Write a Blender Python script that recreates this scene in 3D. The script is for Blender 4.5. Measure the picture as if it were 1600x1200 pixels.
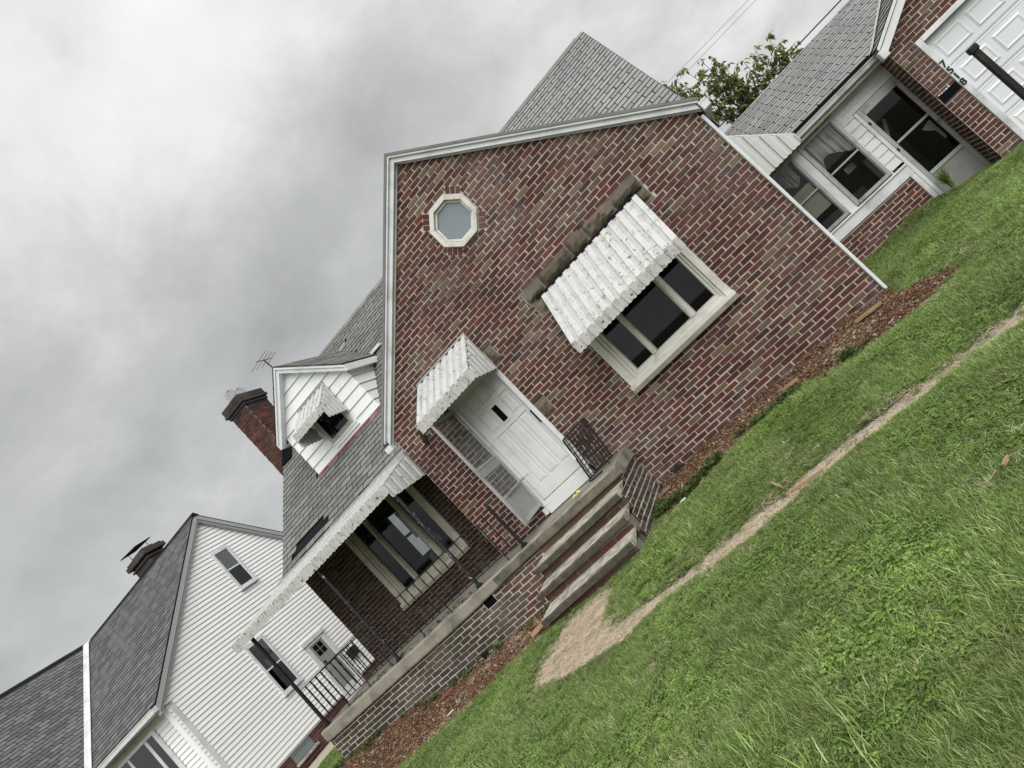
import bpy, math, random
import numpy as np
from mathutils import Vector, Matrix

random.seed(7); rng = np.random.default_rng(11)
for o in list(bpy.data.objects): bpy.data.objects.remove(o)
sc = bpy.context.scene
COL = sc.collection

# ------------------------------------------------------------------ camera, sky, sun, exposure
FPX = 1073.49
CAM = Vector((0.0, -9.234, 1.6))
RIGHT = Vector((0.65277734, 0.29868451, -0.69618195))
UP = Vector((0.68075170, 0.17189834, 0.71205905))
BACK = Vector((0.33235353, -0.93874305, -0.09111865))
cd = bpy.data.cameras.new('camera'); cam = bpy.data.objects.new('camera', cd); COL.objects.link(cam)
cd.sensor_width = 36.0; cd.lens = 36.0 * FPX / 1600.0; cd.clip_start = 0.05; cd.clip_end = 2000
cam.matrix_world = Matrix((( RIGHT.x, UP.x, BACK.x, CAM.x), (RIGHT.y, UP.y, BACK.y, CAM.y), (RIGHT.z, UP.z, BACK.z, CAM.z), (0, 0, 0, 1)))
sc.camera = cam
sc.render.engine = 'CYCLES'
sc.view_settings.view_transform = 'Standard'; sc.view_settings.look = 'None'
sc.view_settings.exposure = 1.18; sc.view_settings.gamma = 1.0
sc.cycles.use_denoising = True
sc.cycles.max_bounces = 8; sc.cycles.transparent_max_bounces = 12

SUN_EL, SUN_AZ = math.radians(42), math.radians(146)     # azimuth from +Y towards +X
world = bpy.data.worlds.new('World'); sc.world = world; world.use_nodes = True
wt = world.node_tree; wt.nodes.clear()
def wn(t, **k):
    n = wt.nodes.new(t)
    for a, b in k.items(): setattr(n, a, b)
    return n
wo = wn('ShaderNodeOutputWorld'); bg = wn('ShaderNodeBackground'); wt.links.new(bg.outputs[0], wo.inputs[0])
sky = wn('ShaderNodeTexSky', sky_type='NISHITA', sun_disc=False, sun_elevation=SUN_EL, sun_rotation=SUN_AZ)
skm = wn('ShaderNodeVectorMath', operation='SCALE'); skm.inputs['Scale'].default_value = 0.1
wt.links.new(sky.outputs[0], skm.inputs[0])
tc = wn('ShaderNodeTexCoord'); sep = wn('ShaderNodeSeparateXYZ'); wt.links.new(tc.outputs['Generated'], sep.inputs[0])
def wmath(op, a, b, clamp=False):
    n = wn('ShaderNodeMath', operation=op, use_clamp=clamp)
    for i, s in enumerate((a, b)):
        if s is None: continue
        if isinstance(s, (int, float)): n.inputs[i].default_value = s
        else: wt.links.new(s, n.inputs[i])
    return n.outputs[0]
den = wmath('ADD', wmath('MAXIMUM', sep.outputs[2], 0.0), 0.55)
cx = wmath('DIVIDE', sep.outputs[0], den); cy = wmath('DIVIDE', sep.outputs[1], den)
cmb = wn('ShaderNodeCombineXYZ'); wt.links.new(cx, cmb.inputs[0]); wt.links.new(cy, cmb.inputs[1]); cmb.inputs[2].default_value = 3.7
def wnoise(scale, detail, rough, dist, off):
    m = wn('ShaderNodeMapping'); m.inputs['Location'].default_value = off
    wt.links.new(cmb.outputs[0], m.inputs[0])
    n = wn('ShaderNodeTexNoise'); n.inputs['Scale'].default_value = scale; n.inputs['Detail'].default_value = detail
    n.inputs['Roughness'].default_value = rough; n.inputs['Distortion'].default_value = dist
    wt.links.new(m.outputs[0], n.inputs['Vector']); return n.outputs['Fac']
c1 = wnoise(1.35, 3, 0.48, 0.25, (-9.588, -23.331, 0)); c2 = wnoise(4.0, 8, 0.58, 0.25, (-16.775, -3.469, 2))
cl = wmath('ADD', wmath('MULTIPLY', c1, 0.60), wmath('MULTIPLY', c2, 0.40))
cr = wn('ShaderNodeValToRGB'); wt.links.new(cl, cr.inputs[0])
e = cr.color_ramp.elements
e[0].position = 0.30; e[0].color = (0.27, 0.273, 0.27, 1)
e[1].position = 0.68; e[1].color = (0.71, 0.71, 0.697, 1)
for p_, c_ in ((0.40, (0.355, 0.360, 0.356, 1)), (0.46, (0.41, 0.414, 0.408, 1)), (0.52, (0.50, 0.502, 0.492, 1)), (0.585, (0.61, 0.61, 0.596, 1))):
    el = e.new(p_); el.color = c_
mx = wn('ShaderNodeMix', data_type='RGBA'); mx.inputs['Factor'].default_value = 0.96
wt.links.new(skm.outputs[0], mx.inputs['A']); wt.links.new(cr.outputs[0], mx.inputs['B'])
wt.links.new(mx.outputs['Result'], bg.inputs[0]); bg.inputs[1].default_value = 0.63

sl = bpy.data.lights.new('sun', 'SUN'); sl.energy = 1.5; sl.angle = math.radians(60); sl.color = (1.0, 0.985, 0.965)
so = bpy.data.objects.new('sun', sl); COL.objects.link(so)
sd = Vector((math.sin(SUN_AZ) * math.cos(SUN_EL), math.cos(SUN_AZ) * math.cos(SUN_EL), math.sin(SUN_EL)))
so.rotation_euler = (-sd).to_track_quat('-Z', 'Y').to_euler(); so.location = (0, -20, 30)

# ------------------------------------------------------------------ helpers
W = {}
def link(o, parent, loc):
    COL.objects.link(o); o.location = loc; W[o.name] = Vector(loc)
    if parent is not None:
        o.parent = parent; o.matrix_parent_inverse = Matrix.Translation(-W[parent.name])
    return o
def tag(o, label=None, cat=None, group=None, kind=None):
    if label: o['label'] = label
    if cat: o['category'] = cat
    if group: o['group'] = group
    if kind: o['kind'] = kind
    return o
def thing(name, label, cat, base, group=None):
    o = bpy.data.objects.new(name, None); o.empty_display_size = 0.2
    link(o, None, base); return tag(o, label, cat, group)
class MB:
    def __init__(s): s.v = []; s.f = []; s.m = []; s.r = []
    def add(s, vs, fs, m=0, r=0.5):
        b = len(s.v); s.v += [tuple(p) for p in vs]
        for f in fs: s.f.append(tuple(b + i for i in f)); s.m.append(m); s.r.append(r)
        return s
    def box(s, x0, x1, y0, y1, z0, z1, m=0, r=0.5):
        vs = [(x0,y0,z0),(x1,y0,z0),(x1,y1,z0),(x0,y1,z0),(x0,y0,z1),(x1,y0,z1),(x1,y1,z1),(x0,y1,z1)]
        return s.add(vs, [(0,3,2,1),(4,5,6,7),(0,1,5,4),(1,2,6,5),(2,3,7,6),(3,0,4,7)], m, r)
    def prism(s, poly, vec, m=0, r=0.5):
        n = len(poly); P = [Vector(p) for p in poly]; V = Vector(vec)
        nn = Vector((0, 0, 0))
        for i in range(n): nn += P[i].cross(P[(i+1) % n])
        if nn.dot(V) > 0: P.reverse()
        vs = [tuple(p) for p in P] + [tuple(p + V) for p in P]
        fs = [tuple(range(n)), tuple(range(2*n-1, n-1, -1))]
        for i in range(n):
            j = (i+1) % n; fs.append((i, i+n, j+n, j))
        return s.add(vs, fs, m, r)
    def tube(s, pts, rad, n=6, m=0, r=0.5, caps=True):
        P = [Vector(p) for p in pts]; rs = rad if isinstance(rad, (list, tuple)) else [rad]*len(P)
        rings = []; prev = None
        for i, p in enumerate(P):
            t = (P[min(i+1, len(P)-1)] - P[max(i-1, 0)]).normalized()
            a = prev if prev is not None else (Vector((0,0,1)) if abs(t.z) < .9 else Vector((1,0,0)))
            u = (a - t*a.dot(t)).normalized(); prev = u; w = t.cross(u)
            rings.append([p + (u*math.cos(2*math.pi*k/n) + w*math.sin(2*math.pi*k/n))*rs[i] for k in range(n)])
        vs = [q for R in rings for q in R]; fs = []
        for i in range(len(P)-1):
            for k in range(n):
                fs.append((i*n+k, i*n+(k+1) % n, (i+1)*n+(k+1) % n, (i+1)*n+k))
        if caps: fs += [tuple(range(n-1, -1, -1)), tuple(range((len(P)-1)*n, len(P)*n))]
        return s.add(vs, fs, m, r)
    def build(s, name, mats, parent=None, smooth=False, bevel=0, loc=None):
        me = bpy.data.meshes.new(name)
        V = np.array(s.v, dtype=float)
        c = (V.min(0) + V.max(0))/2 if loc is None else np.array(loc, float)
        me.from_pydata([tuple(q) for q in (V - c)], [], s.f)
        ms = mats if isinstance(mats, (list, tuple)) else [mats]
        for q in ms: me.materials.append(q)
        if len(ms) > 1: me.polygons.foreach_set('material_index', np.array(s.m, dtype=np.int32))
        at = me.attributes.new('rnd', 'FLOAT', 'FACE'); at.data.foreach_set('value', np.array(s.r, dtype=np.float32))
        if smooth: me.polygons.foreach_set('use_smooth', np.ones(len(me.polygons), dtype=bool))
        me.update()
        o = bpy.data.objects.new(name, me); link(o, parent, Vector(c))
        if bevel:
            b = o.modifiers.new('bevel', 'BEVEL'); b.width = bevel; b.segments = 1; b.limit_method = 'ANGLE'
        return o
def part(name, mat, parent, fn, **k):
    m = MB(); fn(m); return m.build(name, mat, parent, **k)
def boxpart(name, mat, parent, *b, **k):
    return part(name, mat, parent, lambda m: m.box(*b), **k)

# ------------------------------------------------------------------ materials
class NT:
    def __init__(s, name):
        s.mat = bpy.data.materials.new(name); s.mat.use_nodes = True; s.t = s.mat.node_tree; s.t.nodes.clear()
        s.out = s.n('ShaderNodeOutputMaterial'); s.p = s.n('ShaderNodeBsdfPrincipled'); s.l(s.p.outputs[0], s.out.inputs[0])
        s.pos = s.n('ShaderNodeNewGeometry').outputs['Position']
    def n(s, t, **k):
        x = s.t.nodes.new(t)
        for a, b in k.items(): setattr(x, a, b)
        return x
    def l(s, a, b): s.t.links.new(a, b)
    def put(s, sock, v):
        if isinstance(v, (int, float)): sock.default_value = v
        elif isinstance(v, (tuple, list)): sock.default_value = tuple(v) + ((1,) if len(v) == 3 and len(sock.default_value) == 4 else ())
        else: s.l(v, sock)
    def noise(s, scale, detail=4, rough=.55, dist=0., vec=None, stretch=None, off=None):
        v = vec or s.pos
        if stretch or off:
            m = s.n('ShaderNodeMapping'); s.l(v, m.inputs[0])
            if stretch: m.inputs['Scale'].default_value = stretch
            if off: m.inputs['Location'].default_value = off
            v = m.outputs[0]
        x = s.n('ShaderNodeTexNoise'); s.l(v, x.inputs['Vector'])
        x.inputs['Scale'].default_value = scale; x.inputs['Detail'].default_value = detail; x.inputs['Roughness'].default_value = rough; x.inputs['Distortion'].default_value = dist
        return x.outputs['Fac']
    def math(s, op, a, b=0., clamp=False):
        x = s.n('ShaderNodeMath', operation=op, use_clamp=clamp); s.put(x.inputs[0], a); s.put(x.inputs[1], b); return x.outputs[0]
    def step(s, v, lo, hi):
        x = s.n('ShaderNodeMapRange'); x.inputs['From Min'].default_value = lo; x.inputs['From Max'].default_value = hi
        s.put(x.inputs['Value'], v); return x.outputs[0]
    def mix(s, f, a, b, mode='MIX'):
        x = s.n('ShaderNodeMix', data_type='RGBA', blend_type=mode); s.put(x.inputs['Factor'], f); s.put(x.inputs['A'], a); s.put(x.inputs['B'], b); return x.outputs['Result']
    def ramp(s, v, els, interp='LINEAR'):
        x = s.n('ShaderNodeValToRGB'); x.color_ramp.interpolation = interp; s.put(x.inputs[0], v)
        e = x.color_ramp.elements
        e[0].position, e[0].color = els[0][0], tuple(els[0][1]) + (1,)
        e[1].position, e[1].color = els[-1][0], tuple(els[-1][1]) + (1,)
        for p, c in els[1:-1]: k = e.new(p); k.color = tuple(c) + (1,)
        return x.outputs[0]
    def rnd(s):
        a = s.n('ShaderNodeAttribute', attribute_name='rnd').outputs['Fac']
        o = s.n('ShaderNodeObjectInfo').outputs['Random']
        return s.math('FRACT', s.math('ADD', a, o))
    def gray(s, v):
        c = s.n('ShaderNodeCombineColor'); 
        for i in range(3): s.put(c.inputs[i], v)
        return c.outputs[0]
    def bump(s, h, strength=.3, dist=.01):
        b = s.n('ShaderNodeBump'); b.inputs['Strength'].default_value = strength; b.inputs['Distance'].default_value = dist
        s.put(b.inputs['Height'], h); s.l(b.outputs[0], s.p.inputs['Normal'])
    def fin(s, col, rough=.7, metal=0., spec=.5):
        s.put(s.p.inputs['Base Color'], col); s.put(s.p.inputs['Roughness'], rough); s.p.inputs['Metallic'].default_value = metal
        s.p.inputs['Specular IOR Level'].default_value = spec
        return s.mat
def mul(c, k): return tuple(x*k for x in c)
def mul2(s, col, k): return s.mix(1., col, (k,k,k), 'MULTIPLY')

def mat_brick(name, els, smear=.20, smear_col=(.40,.36,.32), moss=0., sat=1.):
    s = NT(name); r = s.rnd()
    base = s.ramp(r, els, 'CONSTANT')
    r2 = s.math('FRACT', s.math('MULTIPLY', r, 37.7))
    base = s.mix(1., base, s.gray(s.math('ADD', s.math('MULTIPLY', r2, .5), .75)), 'MULTIPLY')
    n1 = s.noise(38, 4, .65); n2 = s.noise(140, 3, .6); big = s.noise(.9, 3, .5); mid = s.noise(5, 4, .6)
    base = s.mix(s.step(n1, .35, .75), base, s.mix(1., base, (.62,.60,.62), 'MULTIPLY'))
    sm = s.math('MULTIPLY', s.step(s.math('ADD', s.math('MULTIPLY', big, .6), s.math('MULTIPLY', mid, .4)), .47, .66), s.step(n1, .40, .62))
    sm = s.math('MULTIPLY', sm, smear*2.2, True)
    base = s.mix(sm, base, smear_col)
    fl = s.math('MULTIPLY', s.step(n2, .66, .72), .55)
    base = s.mix(fl, base, (.45,.42,.38))
    stn = s.noise(1.4, 4, .6, stretch=(1,1,.35), off=(2.2,5.1,0)); base = s.mix(s.math('MULTIPLY', s.step(stn, .50, .72), .45), base, mul2(s, base, .55))
    if moss:
        base = s.mix(s.math('MULTIPLY', s.step(s.noise(2.2, 4, .6), .45, .65), moss), base, (.045,.05,.022))
    s.bump(s.math('ADD', s.math('MULTIPLY', n1, .6), s.math('MULTIPLY', n2, .4)), .6, .006)
    return s.fin(base, .88, spec=.25)
def mat_simple(name, c, var=.25, scale=6, rough=.7, bump=.15, bscale=80, metal=0., spec=.4, dirt=None, dscale=3, dlo=.5, dhi=.7, stretch=None, rndv=0., damt=1.):
    s = NT(name); n1 = s.noise(scale, 5, .6, stretch=stretch); n2 = s.noise(bscale, 3, .6, stretch=stretch)
    col = s.mix(n1, mul(c, 1-var), mul(c, 1+var))
    if rndv:
        col = s.mix(1., col, s.gray(s.math('ADD', s.math('MULTIPLY', s.rnd(), rndv), 1-rndv/2)), 'MULTIPLY')
    if dirt:
        d = s.math('MULTIPLY', s.step(s.noise(dscale, 5, .65, off=(3.1,1.7,4.4)), dlo, dhi), damt)
        d2 = s.step(n2, .35, .6)
        col = s.mix(s.math('MULTIPLY', d, s.math('ADD', s.math('MULTIPLY', d2, .6), .4)), col, dirt)
    if bump: s.bump(s.math('ADD', s.math('MULTIPLY', n2, .6), s.math('MULTIPLY', n1, .4)), bump, .01)
    return s.fin(col, rough, metal, spec)
RED = [(0,(.118,.040,.032)),(.26,(.093,.034,.029)),(.48,(.134,.044,.034)),(.64,(.076,.035,.031)),(.75,(.112,.055,.039)),(.86,(.150,.106,.062)),(.91,(.182,.132,.077)),(.96,(.115,.076,.048)),(1.,(.115,.076,.048))]
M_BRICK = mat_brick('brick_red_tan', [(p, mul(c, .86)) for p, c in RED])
M_BRICK_PORCH = mat_brick('brick_porch_shaded', [(p, mul(c, .40)) for p, c in RED], smear=.10, smear_col=(.2,.18,.15))  # main brick colours darkened; the porch shade is put into the colour
BASE = [(0,(.066,.052,.045)),(.3,(.050,.041,.037)),(.55,(.078,.056,.046)),(.75,(.058,.050,.038)),(.9,(.09,.058,.044)),(1.,(.09,.058,.044))]
M_BRICK_BASE = mat_brick('brick_porch_base', BASE, smear=.22, smear_col=(.30,.275,.24), moss=.40)
STEPB = [(0,(.115,.045,.034)),(.4,(.090,.040,.030)),(.7,(.10,.055,.036)),(1.,(.085,.035,.03))]
M_BRICK_STEP = mat_brick('brick_step', STEPB, smear=.12, moss=.6)
FAR = [(0,(.10,.032,.026)),(.4,(.085,.027,.022)),(.75,(.12,.042,.032)),(1.,(.07,.025,.022))]
M_BRICK_FAR = mat_brick('brick_plain_red', FAR, smear=.08)
CHIM = [(0,(.115,.040,.028)),(.35,(.090,.036,.028)),(.65,(.13,.050,.032)),(.88,(.075,.038,.030)),(1.,(.14,.07,.045))]
M_BRICK_CHIM = mat_brick('brick_chimney', CHIM, smear=.10)
M_BRICK_DARK = mat_brick('brick_soot', [(0,(.034,.032,.032)),(.5,(.046,.041,.040)),(1.,(.027,.026,.026))], smear=.1)
M_MORTAR = mat_simple('mortar', (.46,.405,.352), .28, 5, .95, .5, 120, dirt=(.20,.17,.145), dscale=1.1, dlo=.46, dhi=.74)
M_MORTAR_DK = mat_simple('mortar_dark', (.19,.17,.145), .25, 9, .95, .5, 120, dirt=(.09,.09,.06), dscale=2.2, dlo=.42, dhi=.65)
M_MORTAR_LT = mat_simple('mortar_base', (.52,.48,.42), .2, 7, .95, .5, 120, dirt=(.16,.145,.10), dscale=2.0, dlo=.5, dhi=.75)
M_STONE = mat_simple('brown_stone', (.115,.095,.070), .45, 7, .9, 1., 30, dirt=(.06,.05,.04), dscale=5, rndv=.4)
M_STONE_TAN = mat_simple('tan_stone', (.135,.112,.078), .35, 8, .9, .8, 40, rndv=.3)
M_TRIM = mat_simple('white_trim', (.66,.68,.685), .08, 3, .5, .08, 60, dirt=(.36,.37,.355), dscale=2.5, dlo=.48, dhi=.75, spec=.4)
M_SIDING = mat_simple('white_siding', (.78,.80,.80), .05, 3, .5, .06, 60, dirt=(.50,.51,.50), dscale=1.5, dlo=.55, dhi=.8)
M_VINYL = mat_simple('vinyl_siding', (.88,.88,.885), .03, 1.5, .45, .03, 60, rndv=.04)
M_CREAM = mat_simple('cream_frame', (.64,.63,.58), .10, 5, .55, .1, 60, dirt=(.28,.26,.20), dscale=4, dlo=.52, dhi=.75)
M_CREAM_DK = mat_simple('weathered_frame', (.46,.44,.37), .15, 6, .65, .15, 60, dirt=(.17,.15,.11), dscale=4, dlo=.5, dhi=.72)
M_SILL = mat_simple('taupe_sill', (.26,.235,.195), .2, 8, .8, .3, 70, dirt=(.12,.10,.08), dscale=5)
M_DOOR = mat_simple('white_door_paint', (.66,.67,.66), .05, 3, .45, .05, 40, dirt=(.50,.50,.46), dscale=3, dlo=.52, dhi=.8)
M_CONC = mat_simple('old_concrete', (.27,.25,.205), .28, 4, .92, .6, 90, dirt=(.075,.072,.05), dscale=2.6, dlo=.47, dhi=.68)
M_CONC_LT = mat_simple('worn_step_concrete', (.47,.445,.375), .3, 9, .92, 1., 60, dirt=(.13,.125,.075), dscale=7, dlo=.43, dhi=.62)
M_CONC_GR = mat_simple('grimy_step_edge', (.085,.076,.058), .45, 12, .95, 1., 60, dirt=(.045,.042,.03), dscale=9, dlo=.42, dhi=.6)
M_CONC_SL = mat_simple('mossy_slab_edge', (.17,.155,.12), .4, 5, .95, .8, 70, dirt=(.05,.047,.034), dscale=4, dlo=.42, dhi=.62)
M_CONC_FND = mat_simple('foundation_concrete', (.17,.16,.145), .3, 8, .95, .7, 60, dirt=(.09,.085,.07), dscale=5, dlo=.45, dhi=.65)
M_WALK = mat_simple('walk_concrete', (.46,.42,.34), .15, 3, .9, .3, 80)
M_IRON = mat_simple('black_iron', (.012,.012,.013), .3, 20, .6, .3, 90, spec=.3, dirt=(.06,.032,.02), dscale=9, dlo=.6, dhi=.74)
M_PEEL = mat_simple('peeling_iron', (.020,.020,.022), .3, 20, .5, .4, 60, dirt=(.60,.60,.58), dscale=14, dlo=.60, dhi=.63)
M_RUST = mat_simple('rusted_iron', (.024,.020,.019), .4, 15, .9, .6, 70, dirt=(.075,.045,.03), dscale=9, dlo=.52, dhi=.68, spec=.2)
M_ALU = mat_simple('grey_aluminium', (.40,.41,.40), .08, 5, .42, .05, 60, metal=.35, dirt=(.22,.22,.20), dscale=4)
M_GREYP = mat_simple('grey_panel', (.27,.275,.265), .12, 4, .6, .1, 60, dirt=(.18,.18,.165), dscale=3)
M_BLACK = mat_simple('black_void', (.005,.006,.008), .2, 5, .9, 0, spec=.05)
M_DARKW = mat_simple('dark_wood', (.045,.036,.028), .4, 9, .9, .6, 60, stretch=(1,1,6))
M_TAR = mat_simple('black_tar_felt', (.011,.012,.015), .3, 6, .9, .4, 50, spec=.1)
M_REDFL = mat_simple('oxide_red_flashing', (.17,.055,.050), .35, 9, .7, .3, 60, dirt=(.33,.29,.27), dscale=6)
M_WOOD = mat_simple('raw_split_wood', (.34,.235,.14), .45, 14, .85, .6, 40, stretch=(1,6,6))
M_PAPER = mat_simple('white_litter', (.72,.72,.68), .1, 9, .8, .2)
M_YELLOW = mat_simple('yellow_tape', (.66,.60,.10), .15, 12, .45, .3)
M_CARD = mat_simple('cream_board', (.52,.48,.38), .08, 3, .8, .05)
M_CLAY = mat_simple('clay_flue', (.33,.24,.16), .2, 9, .9, .4)
M_WIRE = mat_simple('galvanised_wire', (.30,.31,.32), .1, 9, .4, 0, metal=.6)
M_NUM = mat_simple('black_number', (.012,.012,.012), .2, 9, .5, 0)
M_INT = mat_simple('dim_interior', (.085,.082,.075), .4, 2, .9, 0)
M_INT_BZ = mat_simple('breezeway_interior', (.24,.235,.215), .4, 3, .9, 0)
M_INT_LT = mat_simple('interior_pale', (.55,.55,.50), .2, 3, .8, 0)
def mat_shingle(name, c, amt=.5, tint=(.11,.10,.085)):
    s = NT(name); r = s.rnd(); n = s.noise(260, 3, .7); m = s.noise(7, 4, .6); b = s.noise(1.1, 3, .5)
    col = s.mix(r, mul(c, 1-amt/2), mul(c, 1+amt/2))
    col = s.mix(s.step(n, .3, .7), mul2(s, col, .72), col)
    col = s.mix(s.math('MULTIPLY', s.step(m, .5, .75), .35), col, tint)
    col = s.mix(s.math('MULTIPLY', s.step(b, .45, .7), .35), col, mul2(s, col, .7))
    s.bump(n, .5, .004)
    return s.fin(col, .95, spec=.15)
M_EDGE = mat_simple('asphalt_cut_edge', (.022,.021,.020), .2, 9, .95, 0)
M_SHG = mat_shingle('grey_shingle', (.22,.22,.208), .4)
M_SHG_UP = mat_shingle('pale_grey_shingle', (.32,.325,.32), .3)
M_SHG_N = mat_shingle('charcoal_shingle', (.165,.168,.167), .6, (.07,.07,.068))
def mat_awning(name, c=(.60,.605,.59), spots=1.):
    s = NT(name); f = s.noise(30, 5, .72); g = s.noise(5, 5, .7); h = s.noise(13, 4, .65, off=(7,2,1)); st = s.noise(4, 5, .65, stretch=(9,1,1))
    col = s.mix(s.math('ADD', s.math('MULTIPLY', g, .4), s.math('MULTIPLY', st, .6)), mul(c, .80), mul(c, 1.14))
    gr = s.math('MULTIPLY', s.step(s.math('ADD', s.math('MULTIPLY', g, .5), s.math('MULTIPLY', st, .5)), .48, .62), s.step(f, .34, .60))
    col = s.mix(s.math('MULTIPLY', gr, .75*spots, True), col, (.22,.22,.205))
    sp = s.math('MULTIPLY', s.step(h, .585, .635), s.step(f, .45, .55))
    col = s.mix(s.math('MULTIPLY', sp, .9*spots, True), col, (.05,.05,.047))
    s.bump(f, .1, .004)
    return s.fin(col, .5, spec=.35)
M_AWN = mat_awning('awning_white_mildew'); M_AWN_LO = mat_awning('awning_recessed_pan', (.50,.505,.49), 1.1); M_AWN_V = mat_awning('awning_valance_mildew', (.50,.50,.47), 1.5); M_AWN_CL = mat_awning('awning_white_clean', (.60,.61,.60), .2)  # recessed pans darker: grime plus the shade between ribs put into the colour
def mat_glass(name, tint=(.9,.93,.95), refl=.6, rough=0.02):
    s = NT(name); s.t.nodes.remove(s.p)
    tr = s.n('ShaderNodeBsdfTransparent'); tr.inputs[0].default_value = tint + (1,)
    gl = s.n('ShaderNodeBsdfGlossy'); gl.inputs['Roughness'].default_value = rough; gl.inputs[0].default_value = (.9,.95,1,1)
    fr = s.n('ShaderNodeFresnel'); fr.inputs['IOR'].default_value = 1.45
    w = s.noise(2.5, 3, .5); bp = s.n('ShaderNodeBump'); bp.inputs['Strength'].default_value = .012; bp.inputs['Distance'].default_value = .01; s.l(w, bp.inputs['Height'])
    s.l(bp.outputs[0], gl.inputs['Normal']); s.l(bp.outputs[0], fr.inputs['Normal'])
    mxs = s.n('ShaderNodeMixShader'); s.l(s.math('MULTIPLY', fr.outputs[0], refl), mxs.inputs[0]); s.l(tr.outputs[0], mxs.inputs[1]); s.l(gl.outputs[0], mxs.inputs[2])
    s.l(mxs.outputs[0], s.out.inputs[0]); return s.mat
M_GLASS = mat_glass('window_glass', (.78,.81,.83), 1.1)
M_GLASS_DIM = mat_glass('dimmed_far_glass', (.34,.36,.36), .5)  # dark tint put in to dim the brightness seen through the far window
M_STORM = mat_glass('storm_glass', (.80,.82,.82), 1.2, .05)
M_FROST = mat_simple('frosted_blue_grey_glass', (.20,.235,.26), .05, 2, .35, 0, spec=.5)

# ------------------------------------------------------------------ repeated pieces (bricks, shingles)
def unit_piece(jit, seed, cham):
    r = random.Random(seed); J = lambda: r.uniform(-jit, jit)
    o = [(-.5,-.5),(.5,-.5),(.5,.5),(-.5,.5)]
    o = [(a + J()*.5, b + J()) for a, b in o]
    cu, cv = cham
    vs = [(a*(1-cu*2), 0, b*(1-cv*2)) for a, b in o] + [(a, .22, b) for a, b in o] + [(a, 1., b) for a, b in o]
    fs = [(0,1,2,3)]
    for i in range(4):
        j = (i+1) % 4; fs += [(i+4, j+4, j, i), (i+8, j+8, j+4, i+4)]
    return vs, fs
class Pieces:
    """many alike pieces of one thing: the largest in view become objects, the rest one joined part"""
    def __init__(s, root, name, mass_name, cham=(.02,.06), jit=.05, edge=None):
        s.edge = edge
        s.root, s.name, s.mass, s.rec = root, name, mass_name, []
        s.units = [unit_piece(jit, 100+i, cham) for i in range(24)]; s.cache = {}
    def add(s, parent, mat, c, u, n, v, w, h, d):
        s.rec.append((parent, mat, Vector(c), Vector(u)*w, -Vector(n)*d, Vector(v)*h, random.randrange(24)))
    def size(s, r):
        p = r[2] - CAM; dist = p.length; z = -p.dot(BACK)
        if z < .3: return 0
        X = FPX*p.dot(RIGHT)/z; Y = FPX*p.dot(UP)/z
        if abs(X) > 805 or abs(Y) > 605: return 0
        nn = -r[4].normalized()
        f = nn.dot(-p)/dist
        if f <= 0.02: return 0
        return r[3].length*r[5].length*f/dist**2
    def finish(s, cap=300, minpx=45., veto=None):
        lim = minpx/FPX**2
        sz = [(0 if (veto and veto(r[2])) else s.size(r), i) for i, r in enumerate(s.rec)]
        sz.sort(reverse=True)
        top = [i for a, i in sz[:cap] if a > lim]; ts = set(top)
        for i in top:
            par, mat, c, U, N, V, k = s.rec[i]; par = par[0]
            key = (mat.name, k)
            if key not in s.cache:
                me = bpy.data.meshes.new(s.name); vs, fs = s.units[k]; me.from_pydata(vs, [], fs); me.materials.append(mat)
                if s.edge:
                    me.materials.append(s.edge); me.polygons.foreach_set('material_index', np.array([0]+[1,1]*4, dtype=np.int32))
                at = me.attributes.new('rnd', 'FLOAT', 'FACE'); at.data.foreach_set('value', np.full(len(fs), random.random(), dtype=np.float32)); s.cache[key] = me
            o = bpy.data.objects.new(s.name, s.cache[key]); COL.objects.link(o); o.parent = par
            o.matrix_parent_inverse = Matrix.Translation(-W[par.name])
            o.matrix_basis = Matrix(((U.x,N.x,V.x,c.x),(U.y,N.y,V.y,c.y),(U.z,N.z,V.z,c.z),(0,0,0,1)))
        rest = [i for i in range(len(s.rec)) if i not in ts]
        if not rest: return
        mats = [s.edge] if s.edge else []; vsl = []; fsl = []; ml = []; rl = []; b = 0
        for i in rest:
            par, mat, c, U, N, V, k = s.rec[i]; vs, fs = s.units[k]
            A = np.array((U, N, V)); P = np.array(vs) @ A + np.array(c); vsl.append(P)
            if mat not in mats: mats.append(mat)
            q = mats.index(mat); rr = random.random()
            fsl.append(np.array(fs) + b); ml += [q]*len(fs) if not s.edge else [q] + [mats.index(s.edge)]*8; rl += [rr]*len(fs); b += len(vs)
        V = np.vstack(vsl); c = (V.min(0)+V.max(0))/2
        me = bpy.data.meshes.new(s.mass); me.from_pydata((V-c).tolist(), [], np.vstack(fsl).tolist())
        for q in mats: me.materials.append(q)
        me.polygons.foreach_set('material_index', np.array(ml, dtype=np.int32))
        at = me.attributes.new('rnd', 'FLOAT', 'FACE'); at.data.foreach_set('value', np.array(rl, dtype=np.float32))
        o = bpy.data.objects.new(s.mass, me); link(o, s.root, Vector(c)); o['kind'] = 'stuff'; return o
BL, BH = 0.2127, 0.0746
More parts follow.
